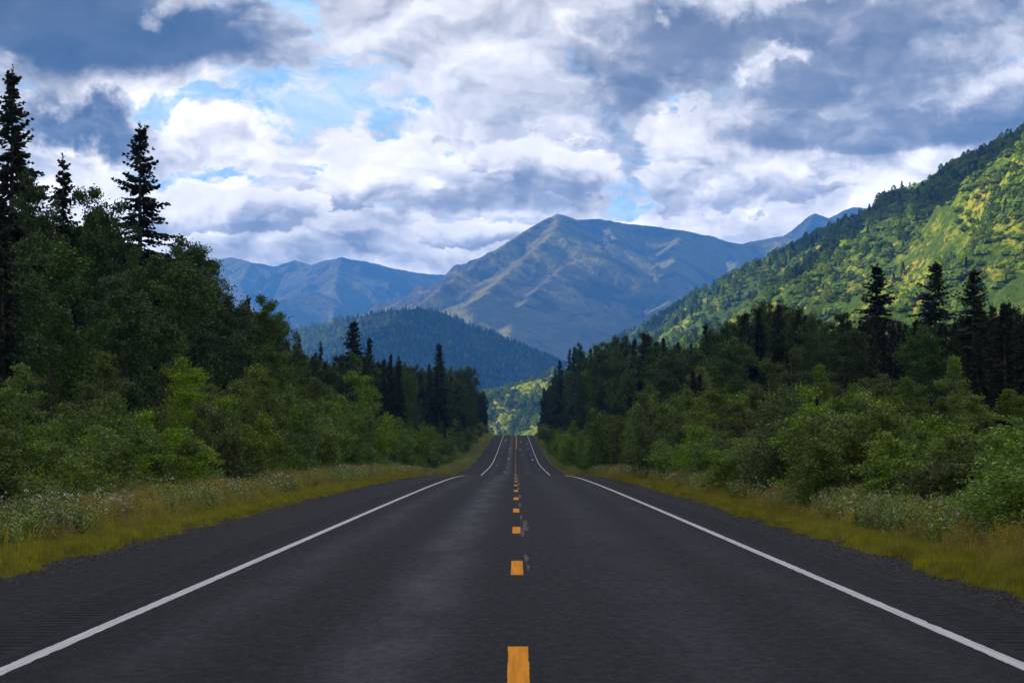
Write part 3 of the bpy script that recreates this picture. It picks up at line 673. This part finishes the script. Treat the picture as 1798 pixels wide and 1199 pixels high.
# the skyline rows, measured from the outline of the woods against sky and mountains
for sd, pxs in ((-1, np.arange(6, 872, 13)), (1, np.arange(945, 1796, 13))):
    for row in (0, 1):
        for i, px in enumerate(pxs):
            px = px + rg.uniform(-6, 6) + row * 6; lat = (13.5 if sd < 0 else 13) + rg.uniform(0, 3) + abs(px - 905) / 900 * (11 if sd > 0 else 7) + row * 4
            y = lat / abs(px - 905) * F
            if y > 700: lat *= 640 / y; y = 640
            if lat < 8.5: continue
            x = sd * lat; e_ = env(px) + (rg.uniform(-8, 10) if row == 0 else rg.uniform(2, 26)) - 4
            h = EYE + (787 - e_) / F * y - float(ground_z(x, y))
            if h < 4: continue
            k_ = 'cottonwood' if rg.random() < (.22 if px < 210 or px > 1480 else .45) else 'spruce'
            put(k_, x, y, h, rg.uniform(.55, .85) if k_ == 'cottonwood' else rg.uniform(.7, 1.0))
def fill(kind, n, side, l0, l1, y0, y1, h0, h1, gapmin, bias=1.0, ymul=1.0, r0=0.0, r1=.262):
    done = 0; tries = 0
    pts = [(p['x'], p['y']) for p in plants]
    while done < n and tries < n * 12:
        tries += 1
        y = y0 + (y1 - y0) * rg.random() ** 1.35
        lat = l0 + (l1 - l0) * rg.random() ** bias
        if side > 0 and kind in ('shrub', 'birch'): lat = lat - .9
        x = side * lat
        if not r0 <= abs(x) / y <= r1: continue
        if pts:
            a = np.array(pts); dd = ((a[:, 0] - x) ** 2 + ((a[:, 1] - y) / ymul) ** 2).min()
            if dd < gapmin ** 2: continue
        h = rg.uniform(h0, h1)
        gz = float(ground_z(x, y)); px = 905 + x / y * F
        wpx = 1.2 * F / y
        lim = max(env(px - wpx), env(px), env(px + wpx)) + rg.uniform(0, 16) * min(1.0, 180 / y)
        if kind == 'birch' or h0 == 2.6 and kind == 'spruce': lim = max(lim, (630 if px > 905 else 620) + rg.uniform(0, 60) + (40 if px > 1560 else 0))
        if kind == 'shrub': lim = max(lim, 655 + rg.uniform(0, 60) + (45 if px > 1600 else 0))
        hm = EYE + (787 - lim) / F * y - gz
        if hm < (1.4 if kind == 'shrub' else 2.2): continue
        h = min(h, hm)
        if kind in ('spruce', 'cottonwood') and h < 5 and h0 > 5: continue
        k_ = 'spruce' if kind == 'cottonwood' and (px < 215 or px > 1500) and rg.random() < .75 else kind
        put(k_, x, y, h, rg.uniform(.85, 1.15)); pts.append((x, y)); done += 1
for sd in (-1, 1):
    LS = 9.3 if sd < 0 else 7.7
    fill('birch', 26, sd, LS + .6, LS + 5, 42, 300, 3.4, 7.0, 2.6, 1.0, 1.6)
    fill('spruce', 22, sd, LS + 1.5, LS + 7, 50, 330, 2.6, 7.5, 2.4, 1.0, 1.6)
    fill('shrub', 16, sd, LS, LS + 2.5, 27, 60, 1.5, 3.4, 1.2, 1.0, 1.2)
    fill('shrub', 150, sd, LS, LS + 5.5, 34, 300, 1.8, 5.4, 1.35, 1.0, 1.4)
    fill('shrub', 60, sd, LS, LS + 5, 300, 650, 2.6, 4.6, 2.2, 1.0, 2)
    fill('birch', 75 if sd > 0 else 45, sd, LS + 2, LS + 9, 62, 420, 4.0, 7.5, 1.8, 1.0, 1.4)
    fill('cottonwood', 105, sd, LS + 4.5, LS + 20, 62, 500, 11, 18, 2.3, 1.2, 1.5)
    fill('spruce', 125, sd, LS + 3.5, LS + 24, 55, 640, 10, 19, 2.3, 1.0, 1.6)
    fill('cottonwood', 60, sd, LS + 2.5, LS + 14, 330, 720, 11, 17, 2.6, 1.0, 2)
    fill('spruce', 140, sd, LS + 18, LS + 60, 100, 640, 12, 20, 3.0, 1.0, 1.5)
    fill('cottonwood', 110, sd, LS + 18, LS + 60, 120, 640, 12, 18, 3.0, 1.0, 1.5)
# the same woods go on past both sides of the picture
for sd in (-1, 1):
    LS = 9.3 if sd < 0 else 7.7
    fill('shrub', 45, sd, LS, LS + 5.5, 6, 60, 2.2, 4.5, 1.6, 1.0, 1.2, .262, 1.6)
    fill('birch', 25, sd, LS + 2, LS + 9, 10, 70, 4.5, 8, 2.2, 1.0, 1.2, .262, 1.3)
    fill('spruce', 60, sd, LS + 5, LS + 28, 15, 150, 11, 17, 2.6, 1.0, 1.2, .262, 1.2)
    fill('cottonwood', 50, sd, LS + 5, LS + 28, 15, 150, 11, 16, 2.8, 1.0, 1.2, .262, 1.2)
# which of them the picture shows: a running skyline per picture column, near to far
cover_top = np.full(2400, 787.0)
plants.sort(key=lambda p: p['y'])
for p in plants:
    g_ = float(ground_z(p['x'], p['y'])); px = 905 + p['x'] / p['y'] * F; top = 787 - (g_ + p['h'] - EYE) / p['y'] * F
    hw = max(2, {'spruce': .10, 'cottonwood': .16, 'birch': .15, 'shrub': .4}[p['kind']] * p['h'] * F / p['y'])
    a, b = int(max(0, px - hw + 200)), int(min(2399, px + hw + 200))
    p['gz'] = g_; p['top'] = top; p['px'] = px
    if b <= a: p['vis'] = 0; continue
    seg = cover_top[a:b]; p['vis'] = float(np.clip(seg - top, 0, None).mean())
    if -5 > px or px > 1803: p['vis'] *= .3
    m_ = np.linspace(-1, 1, b - a); eff = top + (787 - top) * (.12 + .5 * np.abs(m_)) if p['kind'] != 'shrub' else np.full(b - a, top + 10)
    cover_top[a:b] = np.minimum(seg, eff)
PR = dict(spruce=SP, cottonwood=CW, birch=BI, shrub=SH)
ZONES = [(45, 'below the tallest left spruce'), (85, 'just right of the tallest left spruce'), (180, 'around the narrow second left spruce'), (300, 'below the lone tall left spruce'),
         (400, 'where the tall left trees end'), (500, 'left of the wooded hill'), (590, "before the wooded hill's left flank"), (680, 'around the broad spruce before the hill'), (740, 'right of the broad left spruce'),
         (800, 'around the pointed spruce on the left'), (850, 'left of the road crest'), (905, "touching the road crest's left side"), (975, "touching the road crest's right side"), (1040, 'right of the road crest'), (1120, 'before the foot of the big mountain'),
         (1200, 'where the green hillside meets the trees'), (1270, 'around the pointed right spruce'), (1330, 'just left of the tall poplars'), (1410, 'below the tall poplars on the right'), (1490, 'between the poplars and the three spruces'),
         (1590, 'below the leftmost of the three spruces'), (1670, 'below the middle of the three spruces'), (1740, 'below the rightmost of the three spruces'), (9999, 'beside the right edge of the picture')]
GROUP = dict(spruce='spruce trees along the {} side of the road', cottonwood='broadleaf trees along the {} side of the road', birch='young birches along the {} side of the road', shrub='willow shrubs along the {} side of the road')
CATEG = dict(spruce='spruce', cottonwood='tree', birch='birch', shrub='shrub')
ORD = 'first second third fourth fifth sixth seventh eighth ninth tenth eleventh twelfth thirteenth fourteenth fifteenth sixteenth seventeenth eighteenth nineteenth twentieth'.split()
def look(p):
    h = p['h']
    if p['kind'] == 'spruce': return 'small young spruce' if h < 6 else 'short dark spruce' if h < 9 else 'dark spruce' if h < 14 else 'tall dark spruce'
    if p['kind'] == 'cottonwood': return 'low leafy tree' if h < 9 else 'leafy tree' if h < 13.5 else 'tall leafy tree'
    if p['kind'] == 'birch': return 'light green sapling' if h < 5.5 else 'light green birch'
    return 'low green shrub' if h < 3 else 'green willow shrub' if h < 4.2 else 'tall green shrub'
def name_all(ps):
    zn = {}
    for p in ps:
        z = next(t for lim, t in ZONES if p['px'] < lim); zn.setdefault((look(p), z), []).append(p)
    for (lk, z), L in zn.items():
        L.sort(key=lambda p: p['px'])
        for i, p in enumerate(L):
            p['label'] = p['label'] or (lk + ' ' + z if len(L) == 1 else lk + ' ' + z + ', ' + (('leftmost' if i == 0 else 'rightmost' if i == len(L) - 1 else (ORD[min(i, 19)] + ' from the left' if i <= len(L) / 2 else ORD[min(len(L) - 1 - i, 19)] + ' from the right')) + ' of ' + str(len(L))))
NAME = dict(spruce='spruce_tree', cottonwood='cottonwood_tree', birch='birch_tree', shrub='willow_shrub')
CAP = dict(spruce=290, cottonwood=290, birch=200, shrub=290)
rest = []; shown = []
for kind in PR:
    L = [p for p in plants if p['kind'] == kind]
    L.sort(key=lambda p: (-p['key'], -(p['vis'] > 3), -p['h'] / p['y']))
    for i, p in enumerate(L): p['own'] = (p['key'] or p['vis'] > 3) and i < CAP[kind] and -25 < p['px'] < 1812
name_all([p for p in plants if p['own']])
for p in plants:
    kind = p['kind']
    vi = p['v'] if p['v'] is not None else int(rg.integers(len(PR[kind])))
    pr = PR[kind][vi]; s = p['h'] / pr['H']; wd = s * p['w'] if kind == 'spruce' else (.5 * s + .5) * p['w']
    if kind == 'shrub': wd = .4 * s + .6
    tl_ = 0.0 if p['key'] else .02; rot = (rg.normal(0, 1) * tl_, rg.normal(0, 1) * tl_, rg.uniform(0, 6.28))
    if not p['own']: rest.append((p, kind, vi, rot, (wd, wd, s))); continue
    e = bpy.data.objects.new(NAME[kind], None); C.objects.link(e)
    e.location = (p['x'], p['y'], p['gz'] - .12); e.rotation_euler = rot; e.scale = (wd, wd, s)
    e.empty_display_size = .5
    e['category'] = CATEG[kind]; e['label'] = p['label']; e['group'] = GROUP[kind].format('left' if p['x'] < 0 else 'right')
    for part, me in (('crown', pr['crown']), ('trunk', pr['trunk'])):
        c_ = bpy.data.objects.new(part, me); c_.parent = e; C.objects.link(c_)
srcs = []; base_ix = {}
for kind in PR:
    base_ix[kind] = len(srcs)
    for pr in PR[kind]: srcs.append([pr['oc'], pr['ot']])
# deeper forest behind the first rows, out of reach of the eye but filling the gaps
rows = [((p['x'], p['y'], p['gz'] - .12), rot, s_, base_ix[k_] + vi) for p, k_, vi, rot, s_ in rest]
scatter('forest', [r_[0] for r_ in rows], [r_[1] for r_ in rows], [r_[2] for r_ in rows], [r_[3] for r_ in rows], srcs, 'dark mixed forest filling in behind the roadside trees')
print('forest', {k: sum(p['kind'] == k for p in plants) for k in PR}, 'rest', len(rows))
# ---------------------------------------------------------------- verge plants
m_grass = leaf_mat('verge_grass_blades', (.28, .29, .008), (.38, .36, .012), (.50, .42, .04), .3)
m_dry = leaf_mat('dry_seed_heads', (.36, .28, .035), (.46, .37, .06), (.54, .47, .18), .3)
m_herb = leaf_mat('pale_herb_leaves', (.14, .22, .02), (.22, .30, .03), (.60, .62, .38), .3, .4, .5)
m_weed = leaf_mat('green_weed_leaves', (.10, .19, .008), (.16, .25, .014), (.30, .36, .08), .3)
def blades(seed, n, h, r0, wid, lean):
    r = np.random.default_rng(seed)
    b = np.stack([r.uniform(-r0, r0, n), r.uniform(-r0, r0, n), np.zeros(n)], 1)
    hh = h * r.uniform(.5, 1.1, n); th = r.uniform(0, 6.28, n); l = lean * r.random(n) * hh
    tip = b + np.stack([np.cos(th) * l, np.sin(th) * l, hh], 1); mid = b * .5 + tip * .5 + np.stack([-np.cos(th) * l * .2, -np.sin(th) * l * .2, hh * .08], 1)
    ph = r.uniform(0, 6.28, n); s = np.stack([np.cos(ph), np.sin(ph), np.zeros(n)], 1) * wid
    V = np.stack([b - s, b + s, mid + s * .8, mid - s * .8, tip], 1).reshape(-1, 3); i = np.arange(n)[:, None] * 5
    return V, i + np.array([[0, 1, 2, 3]]), i + np.array([[3, 2, 4]]), tip
def src(name, V, q, t, m):
    me = mesh_fast(name, V, q, t); me.materials.append(m); return bpy.data.objects.new(name, me)
GR = []
for i in range(3):
    V, q, t, tip = blades(200 + i, 46, .30, .22, .006, .5); GR.append([src('short_grass_source', V, q, t, m_grass)])
SD = []
for i in range(3):
    V, q, t, tip = blades(210 + i, 34, .62, .26, .005, .4); a = src('tall_grass_source', V, q, t, m_grass)
    r = np.random.default_rng(300 + i); n = len(tip); rep = 9
    c = np.repeat(tip, rep, 0) + r.normal(0, 1, (n * rep, 3)) * [.022, .022, .055] - [0, 0, .04]
    u = nrm(rand_dir(r, n * rep) + [0, 0, 1.2]) * .016; v = nrm(np.cross(u, rand_dir(r, n * rep))) * .008
    V2, q2 = diamonds(c, u, v); me = mesh_fast('seed_heads', V2, q2); me.materials.append(m_dry)
    SD.append([a, bpy.data.objects.new('seed_heads_source', me)])
def herb(seed, n_st, h, leaf, m, nl=22):
    r = np.random.default_rng(seed); cs = []; us = []; vs = []
    for s in range(n_st):
        th = r.uniform(0, 6.28); R_ = r.uniform(0, .25); hh = h * r.uniform(.6, 1.1)
        b = np.array([math.cos(th) * R_, math.sin(th) * R_, 0]); d = np.array([math.cos(th) * .15, math.sin(th) * .15, 1]) * hh
        t = np.linspace(.15, 1, nl); a = np.arange(nl) * 2.4 + r.random()
        o_ = np.stack([np.cos(a), np.sin(a), .35 + .5 * r.random(nl)], 1); o_ = nrm(o_)
        L = leaf * (1.15 - .6 * t) * r.uniform(.8, 1.2, nl)
        cs.append(b + d * t[:, None] + o_ * (L * .5)[:, None]); us.append(o_ * (L * .5)[:, None])
        vs.append(nrm(np.cross(o_, [0, 0, 1.0]) + r.normal(0, .3, (nl, 3))) * (L * .17)[:, None])
    V, q = diamonds(np.concatenate(cs), np.concatenate(us), np.concatenate(vs))
    return [src('herb_source', V, q, None, m)]
m_flower = leaf_mat('small_white_flowers', (.62, .62, .58), (.75, .75, .70), (.8, .78, .6), .2)
FL = []
for i in range(2):
    V, q, t, tip = blades(230 + i, 7, .62, .30, .005, .35); a = src('flower_stems_source', V, q, t, m_grass)
    r = np.random.default_rng(330 + i); n = len(tip); rep = 7
    c = np.repeat(tip, rep, 0) + r.normal(0, 1, (n * rep, 3)) * [.022, .022, .01]; u = rand_dir(r, n * rep) * .011; v = nrm(np.cross(u, rand_dir(r, n * rep))) * .010
    V2, q2 = diamonds(c, u, v); me = mesh_fast('flower_heads', V2, q2); me.materials.append(m_flower)
    FL.append([a, bpy.data.objects.new('flower_heads_source', me)])
HB = [herb(400 + i, 9, .55, .13, m_herb) for i in range(3)]
WD = [herb(420 + i, 12, .6, .11, m_weed, 26) for i in range(2)]
rv = np.random.default_rng(5)
P_, R_, S_, V_ = [], [], [], []
def vpatch(x, y, sc_, seed): return fbm(x * sc_, y * sc_ * .5, seed, 3)
def sow(n, y0, y1, d0, d1, fn):
    y = y0 * (y1 / y0) ** rv.random(n); sd = np.where(rv.random(n) < .5, -1.0, 1.0)
    e = np.where(sd < 0, EDGE_L, EDGE_R); d = d0 + (d1 - d0) * rv.random(n); x = sd * (e + d)
    ok = (np.abs(x) / y < .42); x, y, d = x[ok], y[ok], d[ok]
    keep, var, s = fn(x, y, d); x, y, s, var = x[keep], y[keep], s[keep], var[keep]
    z = ground_z(x, y); zr = np.abs(x) < 0
    good = z > road_z(y) - .12 - .02 * np.abs(x)
    good |= (np.abs(x) > 7.2)
    x, y, z, s, var = x[good], y[good], z[good], s[good], var[good]
    lod = np.clip((y / 90) ** .45, .8, 2.2); s = s * 1.0
    P_.append(np.stack([x, y, z - .02], 1)); R_.append(np.stack([rv.normal(0, .06, len(x)), rv.normal(0, .06, len(x)), rv.uniform(0, 6.28, len(x))], 1))
    S_.append(np.stack([s * lod, s * lod, s], 1)); V_.append(var)
dens = 1.0
def f_short(x, y, d): return np.ones(len(x), bool), rv.integers(0, 3, len(x)), rv.uniform(.3, .7, len(x)) * (.75 + .5 * np.clip(d, 0, 1))
def f_tall(x, y, d):
    k = vpatch(x, y, .35, 31) + rv.uniform(-.25, .25, len(x)) > .50
    return k, 3 + rv.integers(0, 3, len(x)), rv.uniform(.65, 1.15, len(x)) * np.clip(d / 1.2, .45, 1)
def f_herb(x, y, d):
    k = vpatch(x, y, .3, 57) + rv.uniform(-.16, .16, len(x)) > .54
    return k, 6 + rv.integers(0, 3, len(x)), rv.uniform(.7, 1.3, len(x))
def f_weed(x, y, d): return rv.random(len(x)) < np.clip((d - 1.0) / 3, .1, 1), 9 + rv.integers(0, 2, len(x)), rv.uniform(.8, 1.9, len(x)) * np.clip(d / 3.5, .5, 1.3)
sow(int(22000 * dens), 18, 140, -.25, .9, f_short); sow(int(16000 * dens), 18, 660, -.2, 6, f_short)
sow(int(26000 * dens), 20, 180, .5, 5.0, f_tall); sow(int(16000 * dens), 120, 660, .8, 8, f_tall)
sow(int(22000 * dens), 22, 200, .8, 5.0, f_herb); sow(int(6000 * dens), 150, 600, .8, 6.0, f_herb); sow(int(30000 * dens), 25, 500, 1.0, 6.5, f_weed)
def f_flow(x, y, d): return vpatch(x, y, .4, 77) + rv.uniform(-.12, .12, len(x)) > .52, 11 + rv.integers(0, 2, len(x)), rv.uniform(.8, 1.3, len(x))
sow(int(1200 * dens), 20, 160, .5, 4.0, f_flow)
scatter('grass', np.concatenate(P_), np.concatenate(R_), np.concatenate(S_), np.concatenate(V_), GR + SD + HB + WD + FL, 'yellow green verge grass with orange seed heads and pale leafed herbs beside the asphalt')

# loose stones where the asphalt crumbles into the verge
m_stone, T = mat('roadside_stones')
finish(T, T.n('ShaderNodeBsdfPrincipled', Base_Color=T.mix(T.n('ShaderNodeObjectInfo').outputs['Random'], (.02, .02, .022), (.13, .12, .11)), Roughness=.9, Specular_IOR_Level=.2))
ST = []
for i in range(3):
    r = np.random.default_rng(500 + i); th = np.linspace(0, 2 * math.pi, 7, endpoint=False); V = [(0, 0, .8)]
    for zz, rr in ((.55, .7), (.15, 1.0)): V += [(math.cos(t) * rr * r.uniform(.75, 1.2), math.sin(t) * rr * r.uniform(.7, 1.1), zz * r.uniform(.8, 1.1)) for t in th]
    t_ = [(0, 1 + k, 1 + (k + 1) % 7) for k in range(7)]; q_ = [(1 + k, 8 + k, 8 + (k + 1) % 7, 1 + (k + 1) % 7) for k in range(7)]
    ST.append([src('stone_source', np.array(V), np.array(q_), np.array(t_), m_stone)])
n = 16000; y = 14 * (220 / 14) ** rv.random(n); sd = np.where(rv.random(n) < .5, -1.0, 1.0); e = np.where(sd < 0, EDGE_L, EDGE_R)
x = sd * (e - .25 + rv.normal(0, .22, n)); ok = np.abs(x) / y < .27; x, y = x[ok], y[ok]
z = np.maximum(ground_z(x, y), np.interp(y, ry_s, road_z(ry_s)) + camber_lin(x)); s_ = rv.uniform(.006, .02, len(x)) * (y / 25) ** .35
scatter('gravel', np.stack([x, y, z], 1), np.stack([x * 0, x * 0, rv.uniform(0, 6.28, len(x))], 1), np.stack([s_, s_, s_], 1), rv.integers(0, 3, len(x)), ST, 'loose grey stones along the crumbled asphalt edges')

# ---------------------------------------------------------------- woods on the far slopes
def clump(seed, kind):
    r = np.random.default_rng(seed)
    if kind == 'bush':
        n = 260; d = rand_dir(r, n); d[:, 2] = np.abs(d[:, 2]); rad = .55 + .45 * r.random(n) ** .5
        lump = 1 + .28 * np.sin(d[:, 0] * 5 + seed) * np.cos(d[:, 1] * 4 - seed)
        c = d * (rad * lump)[:, None] * [1, 1, .85]; u = nrm(np.cross(d, rand_dir(r, n))); v = np.cross(nrm(d + r.normal(0, .4, (n, 3))), u)
        return diamonds(c, u * .17, v * .13)
    if kind == 'leafy':
        n = 340; t = r.random(n); th = r.uniform(0, 6.28, n); prof = np.sin(np.clip(t * 1.02, 0, 1) ** .8 * math.pi) ** .7 * .34 * r.uniform(.55, 1.1, n)
        c = np.stack([np.cos(th) * prof, np.sin(th) * prof, .1 + t * .92], 1); u = rand_dir(r, n) * .06; v = nrm(np.cross(u, rand_dir(r, n))) * .045
        return diamonds(c, u, v)
    n = 380; t = r.random(n) ** .8; th = r.uniform(0, 6.28, n); prof = (1 - t) ** .85 * .19 * r.uniform(.4, 1.15, n) + .008
    c = np.stack([np.cos(th) * prof, np.sin(th) * prof, .05 + t * .97], 1); o_ = nrm(np.stack([np.cos(th), np.sin(th), -.35 + 0 * th], 1))
    return diamonds(c, o_ * .055, nrm(np.cross(o_, rand_dir(r, n))) * .022)
m_fbush = leaf_mat('hillside_alder_leaves', (.12, .20, .018), (.20, .29, .024), (.28, .34, .03), .25, .8, .1)
m_fleaf = leaf_mat('hillside_birch_leaves', (.08, .15, .025), (.15, .23, .04), (.20, .28, .05), .25, .8, .1)
m_fcon = leaf_mat('hillside_conifer_needles', (.020, .042, .018), (.035, .06, .022), (.05, .08, .03), .1, .8, .1)
FB = []
for k_, m_, sd in (('bush', m_fbush, 1), ('bush', m_fbush, 2), ('bush', m_fleaf, 3), ('leafy', m_fleaf, 4), ('leafy', m_fbush, 5), ('conifer', m_fcon, 6), ('conifer', m_fcon, 7)):
    V, q = clump(sd, k_); FB.append([src(k_ + '_far_source', V, q, None, m_)])
def bilinear(GX, GY, GZ, x, y):
    fx = (x - GX[0, 0]) / (GX[0, 1] - GX[0, 0]); fy = (y - GY[0, 0]) / (GY[1, 0] - GY[0, 0])
    ix = np.clip(fx.astype(int), 0, GX.shape[1] - 2); iy = np.clip(fy.astype(int), 0, GX.shape[0] - 2); fx -= ix; fy -= iy
    return (GZ[iy, ix] * (1 - fx) + GZ[iy, ix + 1] * fx) * (1 - fy) + (GZ[iy + 1, ix] * (1 - fx) + GZ[iy + 1, ix + 1] * fx) * fy
def in_view(x, y, z, px0, px1, top, bot):
    px = 905 + x / y * F; py = 787 - (z - EYE) / y * F
    return (px > px0) & (px < px1) & (py > top) & (py < bot)
def woods(name, grid, n, seed, area, sel, label):
    r = np.random.default_rng(seed); x = r.uniform(area[0], area[1], n); y = r.uniform(area[2], area[3], n); z = bilinear(*grid, x, y)
    keep = (z > 0) & in_view(x, y, z, -60, 1860, 100, 772); x, y, z = x[keep], y[keep], z[keep]
    keep, var, s, sz = sel(x, y, z, r); x, y, z, var, s, sz = x[keep], y[keep], z[keep], var[keep], s[keep], sz[keep]
    scatter(name, np.stack([x, y, z - .1 * s], 1), np.stack([x * 0, x * 0, r.uniform(0, 6.28, len(x))], 1), np.stack([s, s, sz], 1), var, FB, label)
    print(name, len(x))
def sel_hill(x, y, z, r):
    n = len(x); a = fbm(x / 70, y / 110, 91, 4); b = fbm(x / 160, y / 240, 95, 3); rel = z / 220
    con = r.random(n) < np.clip((y - 1500) / 2200, .02, .14) * (b + .35)
    con &= (x > 130) | (r.random(n) < .3)
    var = np.where(con, 5 + r.integers(0, 2, n), np.where(r.random(n) < np.where(x < 130, .85, np.clip(.55 - rel * .5 + (y - 2000) / 2500, .05, .8)), 3 + r.integers(0, 2, n), r.integers(0, 3, n)))
    bush = var < 3
    toe = x < 130
    keep = (a + r.uniform(-.05, .05, n) > np.where(toe, .42, .45 + .03 * (rel > .85))) | (con & (r.random(n) < .5)) | (r.random(n) < .10)
    s = np.where(bush, r.uniform(1.3, 3.6, n) * np.where(r.random(n) < .1, 1.6, 1), np.where(var < 5, r.uniform(6, 11, n), r.uniform(6, 10, n))) * np.where((rel > .8) & ~bush, .65, 1)
    return keep, var, s, s * np.where(bush, .8, 1)
woods('hillside_woods', RH, 150000, 3, (-260, 560, 900, 3600), sel_hill, 'alder thickets, birches and scattered conifers covering the green hillside')
def sel_wood(x, y, z, r):
    n = len(x); a = fbm(x / 130, y / 160, 97, 3); open_ = (np.hypot((x + 360) / 95, (y - 3500) / 190) < 1) & (a > .3)
    var = np.where(open_ | (r.random(n) < .12), 3 + r.integers(0, 2, n), 5 + r.integers(0, 2, n)); s = r.uniform(6, 10, n)
    return (~open_) | (r.random(n) < .25), var, s, s
woods('wooded_hill_forest', WH, 42000, 9, (-900, 330, 2300, 4600), sel_wood, 'dark conifer forest covering the rounded hill in the valley')

# ---------------------------------------------------------------- clouds added out of view to throw the shade on the land
def ico(level=3):
    import bmesh
    bm = bmesh.new(); bmesh.ops.create_icosphere(bm, subdivisions=level, radius=1.0)
    V = np.array([v.co[:] for v in bm.verts]); t = np.array([[v.index for v in f.verts] for f in bm.faces]); bm.free(); return V, t
IV, IT = ico(3)
cv, ct, off = [], [], 0
rc = np.random.default_rng(12)
def cloud(target, alt, rx_, ry_, n, puff):
    """a bank of billows at height alt whose shadow falls round the target point"""
    global off
    k = (alt - target[2]) / SUN.z; cx = target[0] + SUN.x * k; cyy = target[1] + SUN.y * k
    for i in range(n):
        a = rc.uniform(0, 6.28); q = rc.random() ** .5
        # the bank is drawn out along the sun's ground direction so that its shadow keeps the wanted size
        x = cx + math.cos(a) * q * rx_; y = cyy + math.sin(a) * q * ry_; s = puff * rc.uniform(.6, 1.3) * (1.15 - .5 * q)
        d = IV * (1 + .16 * np.sin(IV[:, [1, 2, 0]] * 5 + i) + .08 * np.sin(IV[:, [2, 0, 1]] * 13 + 2 * i))
        V = d * [s, s, s * .5] + [x, y, alt + rc.uniform(-.1, .3) * s + .25 * s]
        cv.append(V); ct.append(IT + off); off += len(V)
SHADE_BANKS = [((-50, 300, 0), 1500, 250, 500, 64, 150), ((-60, 850, 0), 1500, 170, 150, 12, 100), ((60, -160, 0), 1500, 300, 260, 18, 150),
          ((275, 1330, 165), 1600, 75, 240, 40, 54), ((275, 1780, 165), 1600, 40, 150, 12, 42), ((300, 1900, 185), 1600, 45, 260, 14, 50), ((230, 1380, 100), 1600, 30, 120, 5, 40), ((200, 2500, 140), 1600, 50, 160, 7, 50),
          ((620, 5080, 0), 2200, 190, 140, 12, 110), ((900, 5300, 0), 2200, 160, 130, 12, 110), ((1130, 5560, 0), 2200, 150, 130, 12, 100), ((1370, 5780, 0), 2200, 160, 130, 12, 100),
          ((1560, 6120, 0), 2200, 120, 120, 10, 90), ((1720, 6480, 0), 2200, 180, 170, 14, 110), ((1480, 6440, 0), 2200, 60, 50, 5, 50),
          ((-250, 5150, 0), 2200, 120, 120, 5, 110), ((300, 3300, 0), 1700, 200, 330, 20, 110), ((60, 3150, 0), 1700, 100, 160, 8, 80),
          ((-560, 8950, 740), 2400, 60, 300, 10, 90)]
for c_ in SHADE_BANKS:
    if c_[0][1] > 5000 and c_[0][1] < 8000:      # laid out on level ground; lift the target to the mountain face it shades
        z_ = min(700, max(260, 380 + (c_[0][0] - 500) * .3)); c_ = ((c_[0][0] - 1.647 * z_, c_[0][1] + .535 * z_, z_),) + c_[1:]
    cloud(*c_)
m_cloud, T = mat('shade_cloud_white')
finish(T, T.n('ShaderNodeBsdfDiffuse', Color=(.85, .85, .87)))
link('shade_clouds', mesh_fast('shade_clouds', np.concatenate(cv), tris=np.concatenate(ct), smooth=True), m_cloud, kind='stuff', label='unseen cloud banks added high over the valley to shade it')

# ---------------------------------------------------------------- the blue air between here and the mountains
m_haze, T = mat('valley_haze')
pv = T.n('ShaderNodeVolumePrincipled', Color=(.08, .34, 1.0), Density=1.55e-4, Anisotropy=0.0)
T.L.new(pv.outputs[0], T.n('ShaderNodeOutputMaterial').inputs['Volume'])
hx, hy0, hy1, hz0, hz1 = 7000, -400, 12000, -45, 1000
V = [(sx * hx, yy, zz) for zz in (hz0, hz1) for yy in (hy0, hy1) for sx in (-1, 1)]
q = [(0, 2, 3, 1), (4, 5, 7, 6), (0, 1, 5, 4), (2, 6, 7, 3), (0, 4, 6, 2), (1, 3, 7, 5)]
link('haze', mesh_fast('haze', V, np.array(q)), m_haze, kind='stuff', label='blue haze filling the valley')
